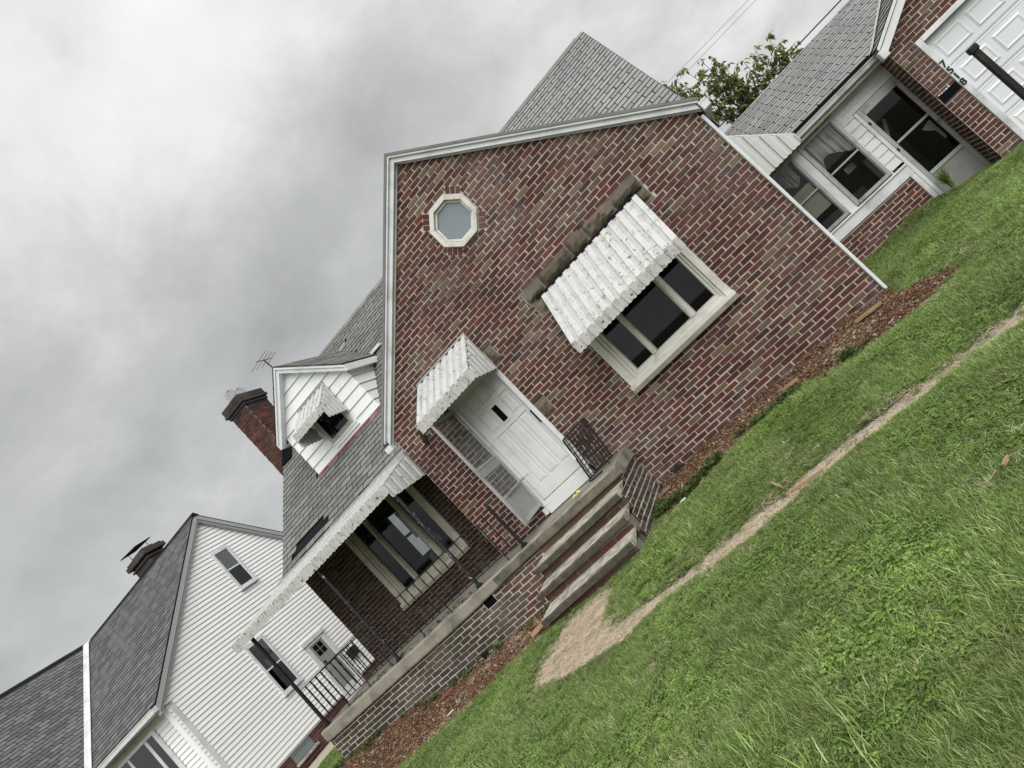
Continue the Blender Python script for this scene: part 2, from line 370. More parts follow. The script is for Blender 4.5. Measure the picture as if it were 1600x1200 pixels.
def brickwork(P, par, mats, O, u, n, z0, z1, spans, mortar, name_backing=None, joint=.0160, phase=0., L=BL, H=BH, depth=.035, proud=.009, wob=.0015, v=(0,0,1)):
    """courses of bricks on the plane through O along u; spans(z) -> list of (a,b) along u. returns the mortar backing part"""
    O = Vector(O); u = Vector(u); n = Vector(n); v = Vector(v); bk = MB()
    k = 0; z = z0
    while z < z1 - .01:
        zt = min(z + H, z1); zm = (z+zt)/2
        for a, b in spans(zm):
            q = [O + u*a + v*z - n*proud, O + u*b + v*z - n*proud, O + u*b + v*zt - n*proud, O + u*a + v*zt - n*proud]
            bk.add(q, [(0,1,2,3)])
            off = phase + (k % 2)*L/2
            i0 = math.floor((a - off)/L)
            t = off + i0*L
            while t < b:
                p0, p1 = max(t, a), min(t+L, b)
                if p1 - p0 > .035 and zt - z > .03:
                    m = mats(O + u*((p0+p1)/2) + v*zm) if callable(mats) else mats
                    if m is not None:
                        j = joint
                        P.add(par, m, O + u*((p0+p1)/2 + random.gauss(0, wob)) + v*(zm + random.gauss(0, wob)) + n*random.gauss(0, .0015), u, n, v, p1-p0-j, zt-z-j, depth)
                t += L
        z += H; k += 1
    return bk
def cut(spans, a, b):
    out = []
    for p, q in spans:
        if b <= p or a >= q: out.append((p, q)); continue
        if a - p > .01: out.append((p, a))
        if q - b > .01: out.append((b, q))
    return out

def brick_wall(P, root, name, mats, O, u, n, z0, z1, spans, mortar, **k):
    h = [None]; bk = brickwork(P, h, mats, O, u, n, z0, z1, spans, mortar, **k)
    h[0] = bk.build(name, mortar, root); return h[0]
# ------------------------------------------------------------------ ground
MULCH_R = [(-2.72,.02),(-2.72,-1.15),(-2.45,-1.5),(-1.9,-1.25),(-1.48,-1.02),(-.76,-.92),(-.40,-1.0),(-.06,-1.5),(.47,-1.62),(.95,-1.75),(1.40,-1.47),(1.30,-1.05),(.95,-.55),(.93,.02)]
MULCH_L = [(-4.3,-.9),(-4.33,-2.15),(-5.05,-2.15),(-5.29,-2.38),(-5.83,-2.45),(-6.35,-2.58),(-7.0,-2.6),(-8.3,-2.3),(-9.6,-2.0),(-9.6,-.9)]
PATH = [(4.0,-4.3),(2.2,-3.9),(1.09,-3.73),(.52,-3.66),(.08,-3.60),(-.57,-3.68),(-.95,-3.64),(-1.5,-3.70),(-2.25,-3.72),(-2.89,-3.60),(-3.12,-3.26),(-3.18,-2.47),(-3.4,-2.30),(-3.91,-2.30),(-4.08,-3.08),(-3.97,-3.57),(-3.39,-3.86),(-2.98,-3.95),(-2.73,-4.05),(-2.23,-3.93),(-1.28,-4.08),(-.74,-3.92),(-.17,-3.93),(.20,-3.94),(.64,-3.92),(.98,-3.98),(2.2,-4.2),(4.0,-4.6)]
def inpoly(poly, X, Y):
    r = np.zeros(X.shape, bool); n = len(poly)
    for i in range(n):
        (x1,y1),(x2,y2) = poly[i], poly[(i+1) % n]
        c = ((y1 > Y) != (y2 > Y)) & (X < (x2-x1)*(Y-y1)/((y2-y1) if y2 != y1 else 1e-9) + x1)
        r ^= c
    return r
def polydist(poly, X, Y):
    d = np.full(X.shape, 1e9); n = len(poly)
    for i in range(n):
        (x1,y1),(x2,y2) = poly[i], poly[(i+1) % n]; dx, dy = x2-x1, y2-y1
        t = np.clip(((X-x1)*dx + (Y-y1)*dy)/(dx*dx+dy*dy+1e-9), 0, 1)
        d = np.minimum(d, np.hypot(X-x1-t*dx, Y-y1-t*dy))
    return d
def sdist(poly, X, Y): return np.where(inpoly(poly, X, Y), -1, 1)*polydist(poly, X, Y)
def ss(a, b, x):
    t = np.clip((x-a)/(b-a), 0, 1); return t*t*(3-2*t)
_ph = rng.uniform(0, 6.28, (10, 2)); _fr = rng.uniform(.6, 3.4, (10, 2))*np.where(rng.random((10,2)) < .5, -1, 1)
def wav(X, Y):
    r = np.zeros_like(X)
    for (a, b), (p, q) in zip(_fr, _ph): r = r + np.sin(a*X + p)*np.cos(b*Y + q)
    return r/10
def gh(X, Y):
    X = np.asarray(X, float); Y = np.asarray(Y, float)
    h = .045*wav(X, Y)
    h = h + .20*ss(-5.8, -9.0, X)*ss(-2.8, -1.3, Y)*ss(-11., -9.4, X)
    h = h - .05*ss(-10, -12, X)
    h = h - .15*ss(1.2, 2.6, Y)*ss(2.0, 3.2, X) + .14*np.exp(-((X-2.5)**2/.35 + (Y-3.25)**2/.12))
    h = h - (.045 + .05*wav(X*7, Y*6))*ss(.06, -.10, sdist(PATH, X, Y))
    h = h + .03*ss(.05, -.25, sdist(MULCH_R, X, Y)) + (.055 + .10*wav(X*3.1+1, Y*2.3))*ss(.45, .02, np.abs(Y)) * ((X > -2.7) & (X < .95))
    return h
def axis(a, b, st, far):
    inn = np.arange(a, b+1e-6, st); o = np.array([.4,.9,1.6,2.6,4.5,8,14,25,45,80,140,250.])
    o = o[o < far]; return np.concatenate([(a-o)[::-1], inn, b+o])
gx = axis(-11.5, 5.5, .085, 300); gy = axis(-9.6, 5.0, .085, 300)
GX, GY = np.meshgrid(gx, gy); GZ = gh(GX, GY)
nx, ny = len(gx), len(gy)
idx = np.arange(nx*ny).reshape(ny, nx)
F = np.stack([idx[:-1,:-1], idx[:-1,1:], idx[1:,1:], idx[1:,:-1]], -1).reshape(-1, 4)
me = bpy.data.meshes.new('ground'); me.from_pydata(np.stack([GX,GY,GZ], -1).reshape(-1,3).tolist(), [], F.tolist())
def vattr(me, name, a):
    at = me.attributes.new(name, 'FLOAT', 'POINT'); at.data.foreach_set('value', np.asarray(a, dtype=np.float32).ravel())
mp = ss(.07, -.05, sdist(PATH, GX, GY) + .05*wav(GX*3, GY*3))
mm = np.maximum(ss(.05, -.06, sdist(MULCH_R, GX, GY)), ss(.05, -.06, sdist(MULCH_L, GX, GY)))
vattr(me, 'path', mp); vattr(me, 'mulch', mm)
me.polygons.foreach_set('use_smooth', np.ones(len(me.polygons), dtype=bool))
def mat_ground():
    s = NT('lawn_soil'); a = lambda n: s.n('ShaderNodeAttribute', attribute_name=n).outputs['Fac']
    n1 = s.noise(9, 5, .65); n2 = s.noise(60, 5, .7); n3 = s.noise(1.3, 3)
    lawn = s.mix(n1, (.040,.050,.018), (.085,.085,.038)); 
    path = s.mix(n2, (.36,.275,.195), (.80,.68,.54)); path = s.mix(s.step(n1, .42, .60), path, s.mix(n2, (.34,.29,.235), (.66,.60,.52)))
    mul_ = s.mix(n2, (.080,.043,.026), (.25,.135,.078)); mul_ = s.mix(s.step(n1, .48, .64), mul_, s.mix(n2, (.12,.10,.08), (.26,.23,.19)))
    col = s.mix(s.step(s.math('ADD', a('path'), s.math('MULTIPLY', s.math('SUBTRACT', n2, .5), .7)), .35, .65), lawn, path)
    col = s.mix(s.step(s.math('ADD', a('mulch'), s.math('MULTIPLY', s.math('SUBTRACT', n1, .5), .9)), .35, .65), col, mul_)
    s.bump(s.math('ADD', n2, s.math('MULTIPLY', n1, .5)), .9, .03)
    return s.fin(col, .95, spec=.1)
me.materials.append(mat_ground())
gnd = bpy.data.objects.new('ground', me); link(gnd, None, (0,0,0)); gnd['kind'] = 'structure'

# concrete walk beside the neighbouring house
part('walkway', M_WALK, None, lambda m: m.box(-14.42, -13.15, -6, 12, -.12, .0)); bpy.data.objects['walkway']['kind'] = 'structure'

# ------------------------------------------------------------------ the brick house
XL, XR = -5.29, .946               # front gable wall
PK = (-2.186, 5.93); EV = 3.28     # brick peak and eave height
D = .9                             # the porch wall stands back
RY, RZ, RS = 4.8, 6.72, .91        # main ridge and slope
def rz(y): return RZ - RS*(RY - y)
house = thing('brick_house', 'red and tan brick house with front gable, dormer and metal awnings', 'house', (-4.1, 4, 0))
HB = Pieces(house, 'brick', 'brickwork', (.012,.05), .05)
OC = (-2.19, 4.69)
def gable_spans(z):
    a, b = XL, XR
    if z > EV: 
        k = (z + BH/2 - EV)/(PK[1]-EV)
        a, b = XL + (PK[0]-XL)*k, XR + (PK[0]-XR)*k
        if b - a < .05: return []
    s = [(a, b)]
    if 1.20 < z < 3.03: s = cut(s, -2.062, -.268)
    if 3.03 <= z < 3.31: s = cut(s, -2.27, -.09)
    if .70 < z < 3.0: s = cut(s, -4.27, -3.265)
    d = abs(z - OC[1])
    if d < .43:
        w = .368 if d < .151 else (.519-d if d < .368 else 0)
        w2 = min(.672-d, d+.177) if d > .05 else 0
        if d < .368: s = cut(s, OC[0]-max(w, w2), OC[0]+max(w, w2))
        else:
            for g in (1,-1): s = cut(s, OC[0]+min(g*(d-.177), g*w2), OC[0]+max(g*(d-.177), g*w2))
    for (x0,x1,z0,z1) in STONES:
        if z0 < z < z1: s = cut(s, x0, x1)
    return s
STONES = [(-3.26,-3.06,1.83,2.05),(-3.25,-3.10,2.90,3.12),(-2.25,-2.065,2.86,3.03),(-.265,-.10,2.86,3.03)]
gw = brick_wall(HB, house, 'gable_wall', M_BRICK, (0,0,0), (1,0,0), (0,-1,0), .07, PK[1], gable_spans, M_MORTAR, phase=.03)
# solid wall behind the facing
def solid(m):
    m.box(XL+.01, -4.27, .05, .25, 0, 3.0); m.box(-3.265, -2.07, .05, .25, 0, 3.0); m.box(-.26, XR-.01, .05, .25, 0, 3.0)
    m.box(-2.07, -.26, .05, .25, 0, 1.2)
    for a, b in ((XL+.02, OC[0]-.3), (OC[0]+.3, XR-.02)): 
        pts = [(a,.05,3.0),(b,.05,3.0)]
        f = lambda x: EV + (PK[1]-EV)*(1-abs(x-PK[0])/(PK[0]-XL)) - .03
        pts += [(b,.05,f(b)),(a,.05,f(a))]
        m.prism(pts, (0,.2,0))
part('wall_core', M_INT, house, solid)
def octo(m, r0, r1, y0, y1, mi=0):
    A = [(math.cos(math.radians(22.5+45*k)), math.sin(math.radians(22.5+45*k))) for k in range(8)]
    for k in range(8):
        a, b = A[k], A[(k+1) % 8]
        q = [(OC[0]+a[0]*r0, y0, OC[1]+a[1]*r0), (OC[0]+b[0]*r0, y0, OC[1]+b[1]*r0), (OC[0]+b[0]*r1, y0, OC[1]+b[1]*r1), (OC[0]+a[0]*r1, y0, OC[1]+a[1]*r1)]
        m.prism(q, (0, y1-y0, 0), mi)
# octagon rowlocks
ha = [None]; ha[0] = part('window_surround', M_MORTAR, house, lambda m: octo(m, .30, .53, .0105, .05))
for k in (1,3,5,7):
    th = math.radians(45*k); c = Vector((math.cos(th), 0, math.sin(th))); t = Vector((-math.sin(th), 0, math.cos(th)))
    nb = 3
    for i in range(nb):
        q = Vector((OC[0],0,OC[1])) + c*.425 + t*((i-(nb-1)/2)*.078)
        HB.add(ha, M_BRICK, q, t if k not in (3,4,5) else t, (0,-1,0), Vector((0,-1,0)).cross(t), .062, .098, .03)
ow = part('octagon_window', M_CREAM, house, lambda m: (octo(m, .315, .388, -.03, .05), octo(m, .275, .315, .012, .06)), bevel=.004)
tag(ow, 'white octagonal window with blue grey glass high in the gable')
part('pane', M_FROST, ow, lambda m: m.prism([(OC[0]+0.285*math.cos(math.radians(22.5+45*k)), .035, OC[1]+0.285*math.sin(math.radians(22.5+45*k))) for k in range(8)], (0,.012,0)))
# stones
def rock(m, x0, x1, z0, z1, y=-.035, seed=0, dep=.09, n=5):
    r = random.Random(seed); nx_ = max(3, int((x1-x0)/.05)); nz = max(3, int((z1-z0)/.05)); vs = []; fs = []
    for j in range(nz+1):
        for i in range(nx_+1):
            e = i in (0, nx_) or j in (0, nz)
            vs.append((x0+(x1-x0)*i/nx_ + (0 if e and i in (0,nx_) else r.uniform(-.012,.012)), (.008 if e else y + r.uniform(-.022,.02)), z0+(z1-z0)*j/nz + (r.uniform(-.012,.012) if e else r.uniform(-.01,.01))))
    for j in range(nz):
        for i in range(nx_):
            a = j*(nx_+1)+i; fs.append((a, a+1, a+nx_+2, a+nx_+1))
    m.add(vs, fs)
lin = part('stone_lintel', M_MORTAR_DK, house, lambda m: m.box(-2.275, -.085, .012, .05, 2.99, 3.315))
xs = [-2.26,-1.93,-1.36,-1.05,-.55,-.095]; tops = [3.17,3.27,3.31,3.29,3.20]
for i in range(5):
    part('stone', M_STONE, lin, lambda m: rock(m, xs[i]+.012, xs[i+1]-.012, 3.075, tops[i], seed=i, y=-.045))
for i, (x0,x1,z0,z1) in enumerate(STONES):
    mo = part('stone_bed', M_MORTAR_DK, house, lambda m: m.box(x0, x1, .009, .05, z0-.02, z1+.02))
    part('stone', M_STONE_TAN if i != 1 else M_STONE, mo, lambda m: rock(m, x0+.012, x1-.012, z0+.012, z1-.012, seed=20+i, y=-.02))
boxpart('foundation', M_CONC_FND, house, -2.74, XR+.02, -.02, .2, -.3, .075, bevel=.01)

# picture windows
def picture_window(xo, y, frame, sillm, label):
    X = lambda v: v + xo
    def fr(m):
        for a, b, f in ((-2.062,-1.95,-.03),(-1.95,-1.895,.0),(-1.895,-1.85,.02),(-1.547,-1.475,.01),(-.868,-.782,.01),(-.453,-.41,.02),(-.41,-.365,.0),(-.365,-.268,-.03)):
            m.box(X(a)+.001, X(b)-.001, y+f, y+.11, 1.30 if f == -.03 else (1.345 if f == 0 else 1.40), 3.0)
        for a, b in ((-1.53,-1.492),(-.845,-.805)): m.box(X(a), X(b), y-.004, y+.01, 1.40, 2.9)
        m.box(X(-1.95), X(-.365), y+.0, y+.11, 1.30, 1.345); m.box(X(-1.895), X(-.41), y+.02, y+.11, 1.345, 1.40)
        m.box(X(-1.95), X(-.365), y+.0, y+.11, 2.88, 3.0)
    w = part('window', frame, house, fr, bevel=.003); tag(w, label)
    part('sill', [frame, sillm], w, lambda m: (m.box(X(-2.08), X(-.25), y-.075, y+.05, 1.235, 1.30), m.box(X(-2.085), X(-.245), y-.085, y+.05, 1.175, 1.234, 1)), bevel=.006)
    for a, b in ((-1.85,-1.547),(-1.475,-.868),(-.782,-.453)):
        part('pane', M_GLASS, w, lambda m: m.add([(X(a),y+.07,1.40),(X(b),y+.07,1.40),(X(b),y+.07,2.88),(X(a),y+.07,2.88)], [(0,1,2,3)]))
        part('sash', M_CREAM_DK, w, lambda m: (m.box(X(a)+.001,X(a)+.012,y+.045,y+.069,1.401,2.879), m.box(X(b)-.012,X(b)-.001,y+.045,y+.069,1.401,2.879), m.box(X(a)+.012,X(b)-.012,y+.045,y+.069,1.401,1.413)))
    return w
picture_window(0, 0, M_CREAM, M_SILL, 'three part cream picture window beneath the stone lintel')
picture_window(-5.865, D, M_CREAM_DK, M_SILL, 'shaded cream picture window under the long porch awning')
# rooms seen through the glass
def room(m):
    m.box(XL+.3, XR-.3, 2.6, 2.7, 0, 3.2); m.box(-9.15, XL-.4, 5.4, 5.5, 0, 3.2); m.box(-9.1, XR-.2, .3, 8, 2.98, 3.02); m.box(-9.1, XR-.2, .3, 8, .6, .64)
part('interior_walls', M_INT, house, room)
part('curtain', M_INT_LT, house, lambda m: [m.add([(-7.16+i*.03,1.45+.02*(i%2),1.95),(-7.13+i*.03,1.45+.02*((i+1)%2),1.95),(-7.13+i*.03,1.45+.02*((i+1)%2),2.55),(-7.16+i*.03,1.45+.02*(i%2),2.55)],[(0,1,2,3)]) for i in range(6)])
part('armchair', M_GREYP, house, lambda m: (m.box(-7.1,-6.5,1.3,1.9,.65,1.42), m.box(-7.15,-7.02,1.25,1.9,.65,1.58), m.box(-6.58,-6.45,1.25,1.9,.65,1.55)), bevel=.05)
part('table_lamp', M_INT_LT, house, lambda m: (m.tube([(-6.95,1.5,1.62),(-6.95,1.5,1.92)],[.14,.08],10), m.tube([(-6.95,1.5,1.42),(-6.95,1.5,1.62)],.02,6)))
boxpart('radiator_cover', M_INT_LT, house, -6.75, -6.3, 1.9, 2.1, 1.2, 1.75)

# porch wall
FWY, FWZ = (4.0, 4.7), (1.6, 2.85)
def porch_spans(z):
    s = [(-9.2, XL)]
    if 1.17 < z < 3.0: s = cut(s, -7.927, -6.133)
    return s
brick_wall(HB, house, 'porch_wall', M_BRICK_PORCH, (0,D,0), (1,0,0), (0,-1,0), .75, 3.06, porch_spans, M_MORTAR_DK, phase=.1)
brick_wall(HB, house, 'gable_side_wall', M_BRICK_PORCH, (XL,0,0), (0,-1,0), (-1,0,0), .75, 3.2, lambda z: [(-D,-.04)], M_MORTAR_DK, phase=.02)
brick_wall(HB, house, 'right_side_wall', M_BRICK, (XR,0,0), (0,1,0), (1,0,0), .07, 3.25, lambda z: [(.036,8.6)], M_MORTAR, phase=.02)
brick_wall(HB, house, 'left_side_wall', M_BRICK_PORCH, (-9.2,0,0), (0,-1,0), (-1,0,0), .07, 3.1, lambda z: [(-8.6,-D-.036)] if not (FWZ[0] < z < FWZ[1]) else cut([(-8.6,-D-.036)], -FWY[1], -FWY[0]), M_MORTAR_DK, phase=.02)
swn = part('side_window', M_TRIM, house, lambda m: (m.box(-9.24,-9.1,FWY[0],FWY[0]+.05,FWZ[0],FWZ[1]), m.box(-9.24,-9.1,FWY[1]-.05,FWY[1],FWZ[0],FWZ[1]), m.box(-9.24,-9.1,FWY[0]+.05,FWY[1]-.05,FWZ[0],FWZ[0]+.05), m.box(-9.24,-9.1,FWY[0]+.05,FWY[1]-.05,(FWZ[0]+FWZ[1])/2-.03,(FWZ[0]+FWZ[1])/2+.03)))
part('pane', M_GLASS_DIM, swn, lambda m: m.add([(-9.17,FWY[0]+.05,FWZ[0]+.05),(-9.17,FWY[1]-.05,FWZ[0]+.05),(-9.17,FWY[1]-.05,FWZ[1]),(-9.17,FWY[0]+.05,FWZ[1])], [(0,1,2,3)]))
part('gable_end_wall', M_BRICK_FAR, house, lambda m: m.prism([(XR-.02,.9,3.1),(XR-.02,8.6,3.1),(XR-.02,4.8,6.55)], (-.1,0,0)))
part('gable_end_wall', M_BRICK_FAR, house, lambda m: m.prism([(-9.18,.95,3.05),(-9.18,8.6,3.05),(-9.18,4.8,6.55)], (.1,0,0)))
part('rear_wall', M_BRICK_FAR, house, lambda m: m.box(-9.19, XR-.01, 8.5, 8.6, 0, 3.2))

# roofs
RXL, RXR, EY = -9.5, 1.10, .80
roof = part('roof', M_TAR, house, lambda m: (
    m.prism([(RXL,EY,rz(EY)-.02),(RXL,RY,RZ-.02),(RXL,8.85,RZ-.02-RS*4.05),(RXL,8.85,RZ-.13-RS*4.05),(RXL,RY,RZ-.13),(RXL,EY,rz(EY)-.13)], (RXR-RXL,0,0))))
GZ0 = 6.0; GS = .85
def groof(m):
    for sgn, ex in ((1, 1.07), (-1, -5.44)):
        A = (PK[0], -.13, GZ0); B = (PK[0], 4.02, GZ0); ze = GZ0 - GS*abs(ex-PK[0])
        Cc = (ex, RY-(RZ-ze)/RS, ze); Dd = (ex, -.13, ze)
        m.prism([A,B,Cc,Dd], (0,0,.05))
part('gable_roof', M_SHG, house, groof)
HS = Pieces(house, 'shingle', 'shingles', (.006,.06), .03, M_EDGE)
hr = [roof]
nrm = Vector((0,-RS,1)).normalized(); vdir = Vector((0,1,RS)).normalized()
def shingle_field(P, holder, mat, x0, x1, O, v, n, length, ok, tab=.305, ex=.135, xdir=Vector((1,0,0)), thick=.020, gap=.011, mats=None, tl=.085):
    k = 0; s_ = 0.
    vv = (v - n*tl).normalized(); tilt = (n + v*tl).normalized()
    while s_ < length:
        off = (k % 2)*tab/2 + random.uniform(-.02,.02); t = x0 - off
        while t < x1:
            p0, p1 = max(t, x0), min(t+tab, x1)
            if p1-p0 > .04:
                c = O + xdir*((p0+p1)/2) + v*(s_+ex*.55) + n*(thick*.7 + random.uniform(-.001,.003))
                if ok(c):
                    P.add(holder, mat, c + v*random.uniform(-.004,.004), xdir, tilt, vv, p1-p0-gap, ex*1.12, thick)
            t += tab
        s_ += ex; k += 1
def main_ok(c):
    half = (GZ0 + .04 - c.z)/GS
    if abs(c.x - PK[0]) < half + .02: return False
    if -8.16 < c.x < -6.17 and c.y > 2.02 and c.z < 6.1 - abs(c.x+7.16)*.9 + .05: return False
    if -9.12 < c.x < -8.0 and 1.0 < c.y < 1.16 : return False
    if -8.9 < c.x < -6.4 and c.y < .93 and random.random() < .35: return False
    if -7.3 < c.x < -6.9 and 4.2 < c.y < 4.42: return False
    if c.x < -9.3 and 3.42 < c.y < 4.36: return False
    return True
L_ = math.hypot(RY-EY, RZ-rz(EY))
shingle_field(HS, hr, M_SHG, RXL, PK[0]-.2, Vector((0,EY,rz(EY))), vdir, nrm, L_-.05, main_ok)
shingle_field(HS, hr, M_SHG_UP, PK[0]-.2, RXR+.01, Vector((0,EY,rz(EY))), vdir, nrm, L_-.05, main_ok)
def ridge(m):
    x = RXL
    while x < RXR - .25:
        m.prism([(x,RY-.13,RZ-.085),(x,RY,RZ+.03),(x,RY+.13,RZ-.085)], (.285,0,0), 0, random.random()); x += .29
part('ridge_cap', M_SHG, roof, ridge)
part('bare_deck', M_TAR, roof, lambda m: m.add([Vector((x,y,rz(y)))+nrm*.003 for x,y in ((-9.12,.98),(-7.9,.96),(-8.0,1.17),(-9.12,1.17))], [(0,1,2,3)]))
part('bare_patch', M_SILL, roof, lambda m: m.add([Vector((x,y,rz(y)))+nrm*.006 for x,y in ((-7.26,4.22),(-6.98,4.24),(-6.95,4.40),(-7.2,4.38))], [(0,1,2,3)]))
FELT = [(-9.30, 3.86), (-9.1, 3.39), (-9.12, 3.04), (-9.49, 3.06), (-9.49, 3.88)]
# black felt where the roof meets the chimney
part('felt_patch', M_BLACK, roof, lambda m: m.add([Vector((x,y,rz(y)))+nrm*.05 for x,y in FELT], [tuple(range(len(FELT)))]))
# white rake boards of the front gable
def rake(m, sgn, w0, w1, y0, y1, ext=.06):
    ex = (XR if sgn > 0 else XL); k = math.hypot(1, GS); 
    zt = lambda x: GZ0 - .0 - GS*abs(x-PK[0])
    xe = ex + sgn*ext
    p = [(PK[0], y0, GZ0-w0*k), (xe, y0, zt(xe)-w0*k), (xe, y0, zt(xe)-w1*k), (PK[0], y0, GZ0-w1*k)]
    m.prism(p, (0, y1-y0, 0))
for sgn in (1,-1):
    part('rake_board', M_TRIM, house, lambda m: (rake(m, sgn, .024, .100, -.085, .0), rake(m, sgn, .0, .030, -.12, .0, .1), rake(m, sgn, .100, .118, -.02, .0)), bevel=.004)
# eave returns, gutters, downspout
def gutter(m, x0, x1, y0, y1, z0, z1):
    m.box(x0, x1, y0, y0+.008, z0, z1); m.box(x0, x1, y0+.008, y1, z0, z0+.008); m.box(x0, x1, y1-.008, y1, z0+.008, z1)
    m.box(x0, x1, y0-.012, y0, z1-.02, z1)
    for x in (x0, x1-.008): m.box(x+.0005, x+.0075, y0+.009, y1-.009, z0+.009, z1-.012)
part('gutter', M_ALU, house, lambda m: gutter(m, RXL+.0, XL-.02, .68, .80, 3.02, 3.13))
part('gutter', M_TRIM, house, lambda m: (m.box(1.02, 1.13, -.12, 3.0, 3.10, 3.21), m.box(1.015, 1.135, -.125, 3.0, 3.19, 3.22)), bevel=.008)
part('eave_return', M_TRIM, house, lambda m: m.box(-5.47, -5.34, -.11, .04, 3.10, 3.20), bevel=.008)
part('downspout', M_TRIM, house, lambda m: m.box(XR+.002, XR+.042, -.03, .015, .05, 3.10), bevel=.006)
part('soffit', M_DARKW, house, lambda m: m.box(RXL+.02, XL, .70, .93, 3.03, 3.05))
part('flashing', M_ALU, roof, lambda m: [m.box(-5.5-.0, -5.47, y, y+.2, rz(y)+.02, rz(y)+.10) for y in (1.2,)])
# front gable valley trim is hidden; the right main rake
for rx, sg in ((RXR+.001, 1), (RXL-.001, -1)):
    part('main_rake', M_TRIM if sg < 0 else M_SHG, house, lambda m: m.prism([(rx,EY,rz(EY)-.03),(rx,RY,RZ-.03),(rx,RY,RZ-.13),(rx,EY,rz(EY)-.13)], (.02*sg,0,0)))

# dormer
DX0, DX1, DY, DZ0, DZE, DAP = -8.15, -6.16, 2.0, 4.17, 5.24, 6.05
dm = part('dormer', M_DARKW, house, lambda m: (m.prism([(DX0+.03,DY+.02,DZ0-.1),(DX1-.03,DY+.02,DZ0-.1),(DX1-.03,DY+.02,DZE),(-7.155,DY+.02,DAP+.06),(DX0+.03,DY+.02,DZE)], (0,.06,0)),
    m.prism([(DX1-.03,DY+.08,DZ0),(DX1-.03,3.3,DZE),(DX1-.03,DY+.08,DZE)], (-.05,0,0)), m.prism([(DX0+.03,DY+.08,DZ0),(DX0+.03,3.3,DZE),(DX0+.03,DY+.08,DZE)], (.05,0,0))))
def clap(m, pts_lo, pts_hi, n, t=.026):
    n = Vector(n); a, b = Vector(pts_lo[0]), Vector(pts_lo[1]); c, d = Vector(pts_hi[1]), Vector(pts_hi[0])
    vs = [a+n*t, b+n*t, c+n*.003, d+n*.003, a, b, c, d]
    m.add(vs, [(0,1,2,3),(4,7,6,5),(1,5,6,2),(2,6,7,3),(3,7,4,0)])
z = DZ0
while z < DAP - .05:
    zt = min(z+.2, DAP)
    lim = lambda q: (DX1-DX0)/2 if q <= DZE else (DX1-DX0)/2*(DAP+.02-q)/(DAP+.02-DZE)
    a, b = lim(z), lim(zt)
    part('siding_board', M_SIDING, dm, lambda m: clap(m, [(-7.155-a,DY,z),(-7.155+a,DY,z)], [(-7.155-b,DY,zt),(-7.155+b,DY,zt)], (0,-1,0)))
    if z < DZE-.05:
        zt2 = min(zt, DZE); y_of = lambda q: RY-(RZ-q)/RS
        part('siding_board', M_SIDING, dm, lambda m: clap(m, [(DX1,DY-.012,z),(DX1,max(y_of(z),DY),z)], [(DX1,DY-.012,zt2),(DX1,y_of(zt2),zt2)], (1,0,0)))
        part('siding_board', M_SIDING, dm, lambda m: clap(m, [(DX0,max(y_of(z),DY),z),(DX0,DY-.012,z)], [(DX0,y_of(zt2),zt2),(DX0,DY-.012,zt2)], (-1,0,0)))
    z += .2
def droof(m):
    for s_ in (1,-1):
        ex = -7.16 + s_*1.12; ze = 6.20 - .9*1.12
        m.prism([(-7.16,DY-.17,6.20),(-7.16,RY-(RZ-6.2)/RS,6.20),(ex,RY-(RZ-ze)/RS,ze),(ex,DY-.17,ze)], (0,0,.035))
dro = part('dormer_roof', M_SHG, dm, droof)
for s_ in (1,-1):
    shingle_field(HS, [dm], M_SHG, DY-.18, 4.2, Vector((-7.16+s_*1.13,0,6.235-.9*1.13)), Vector((-s_,0,.9)).normalized(), Vector((.9*s_,0,1)).normalized(), 1.36, lambda c: c.z > rz(c.y) - .02, xdir=Vector((0,1,0)), tl=.04, thick=.014, gap=.006)
for s_ in (1,-1):
    def fas(m):
        ex = -7.16 + s_*1.12; k = 1.345; z1 = 6.20; ze = 6.20-.9*1.12
        m.prism([(-7.16,DY-.165,z1-.01),(ex,DY-.165,ze-.01),(ex,DY-.165,ze-.01-.10*k),(-7.16,DY-.165,z1-.01-.10*k)], (0,.15,0))
        m.prism([(-7.16,DY-.19,z1),(ex,DY-.19,ze),(ex,DY-.19,ze-.035*k),(-7.16,DY-.19,z1-.035*k)], (0,.03,0))
        m.prism([(ex+s_*.002,DY-.19,ze-.004),(ex+s_*.002,3.2,ze-.004),(ex+s_*.002,3.0,ze-.145),(ex+s_*.002,DY-.19,ze-.145)], (s_*.02,0,0))
        m.prism([(ex,DY-.01,ze-.125),(ex,3.0,ze-.125),(DX1 if s_ > 0 else DX0,3.0,ze-.125),(DX1 if s_ > 0 else DX0,DY-.01,ze-.125)], (0,0,.01))
    part('fascia', M_TRIM, dm, fas, bevel=.003)
part('base_flashing', M_REDFL, dm, lambda m: m.prism([(DX0-.02,DY-.045,4.20),(DX1+.03,DY-.045,4.20),(DX1+.03,DY-.07,4.125),(DX0-.02,DY-.07,4.125)], (0,.015,.003)))
part('flashing', M_TRIM, dm, lambda m: m.box(DX1+.08,DX1+.35,3.10,3.30,5.28,5.33))
dw = part('window', M_CREAM_DK, dm, lambda m: (m.box(-7.43,-7.36,DY-.065,DY+.02,4.38,5.28), m.box(-6.82,-6.75,DY-.065,DY+.02,4.38,5.28), m.box(-7.36,-6.82,DY-.065,DY+.02,4.38,4.45), m.box(-7.36,-6.82,DY-.06,DY+.02,5.20,5.28)), bevel=.004)
part('pane', M_GLASS, dm and dw, lambda m: m.add([(-7.36,DY-.045,4.45),(-6.82,DY-.045,4.45),(-6.82,DY-.045,5.2),(-7.36,DY-.045,5.2)], [(0,1,2,3)]))
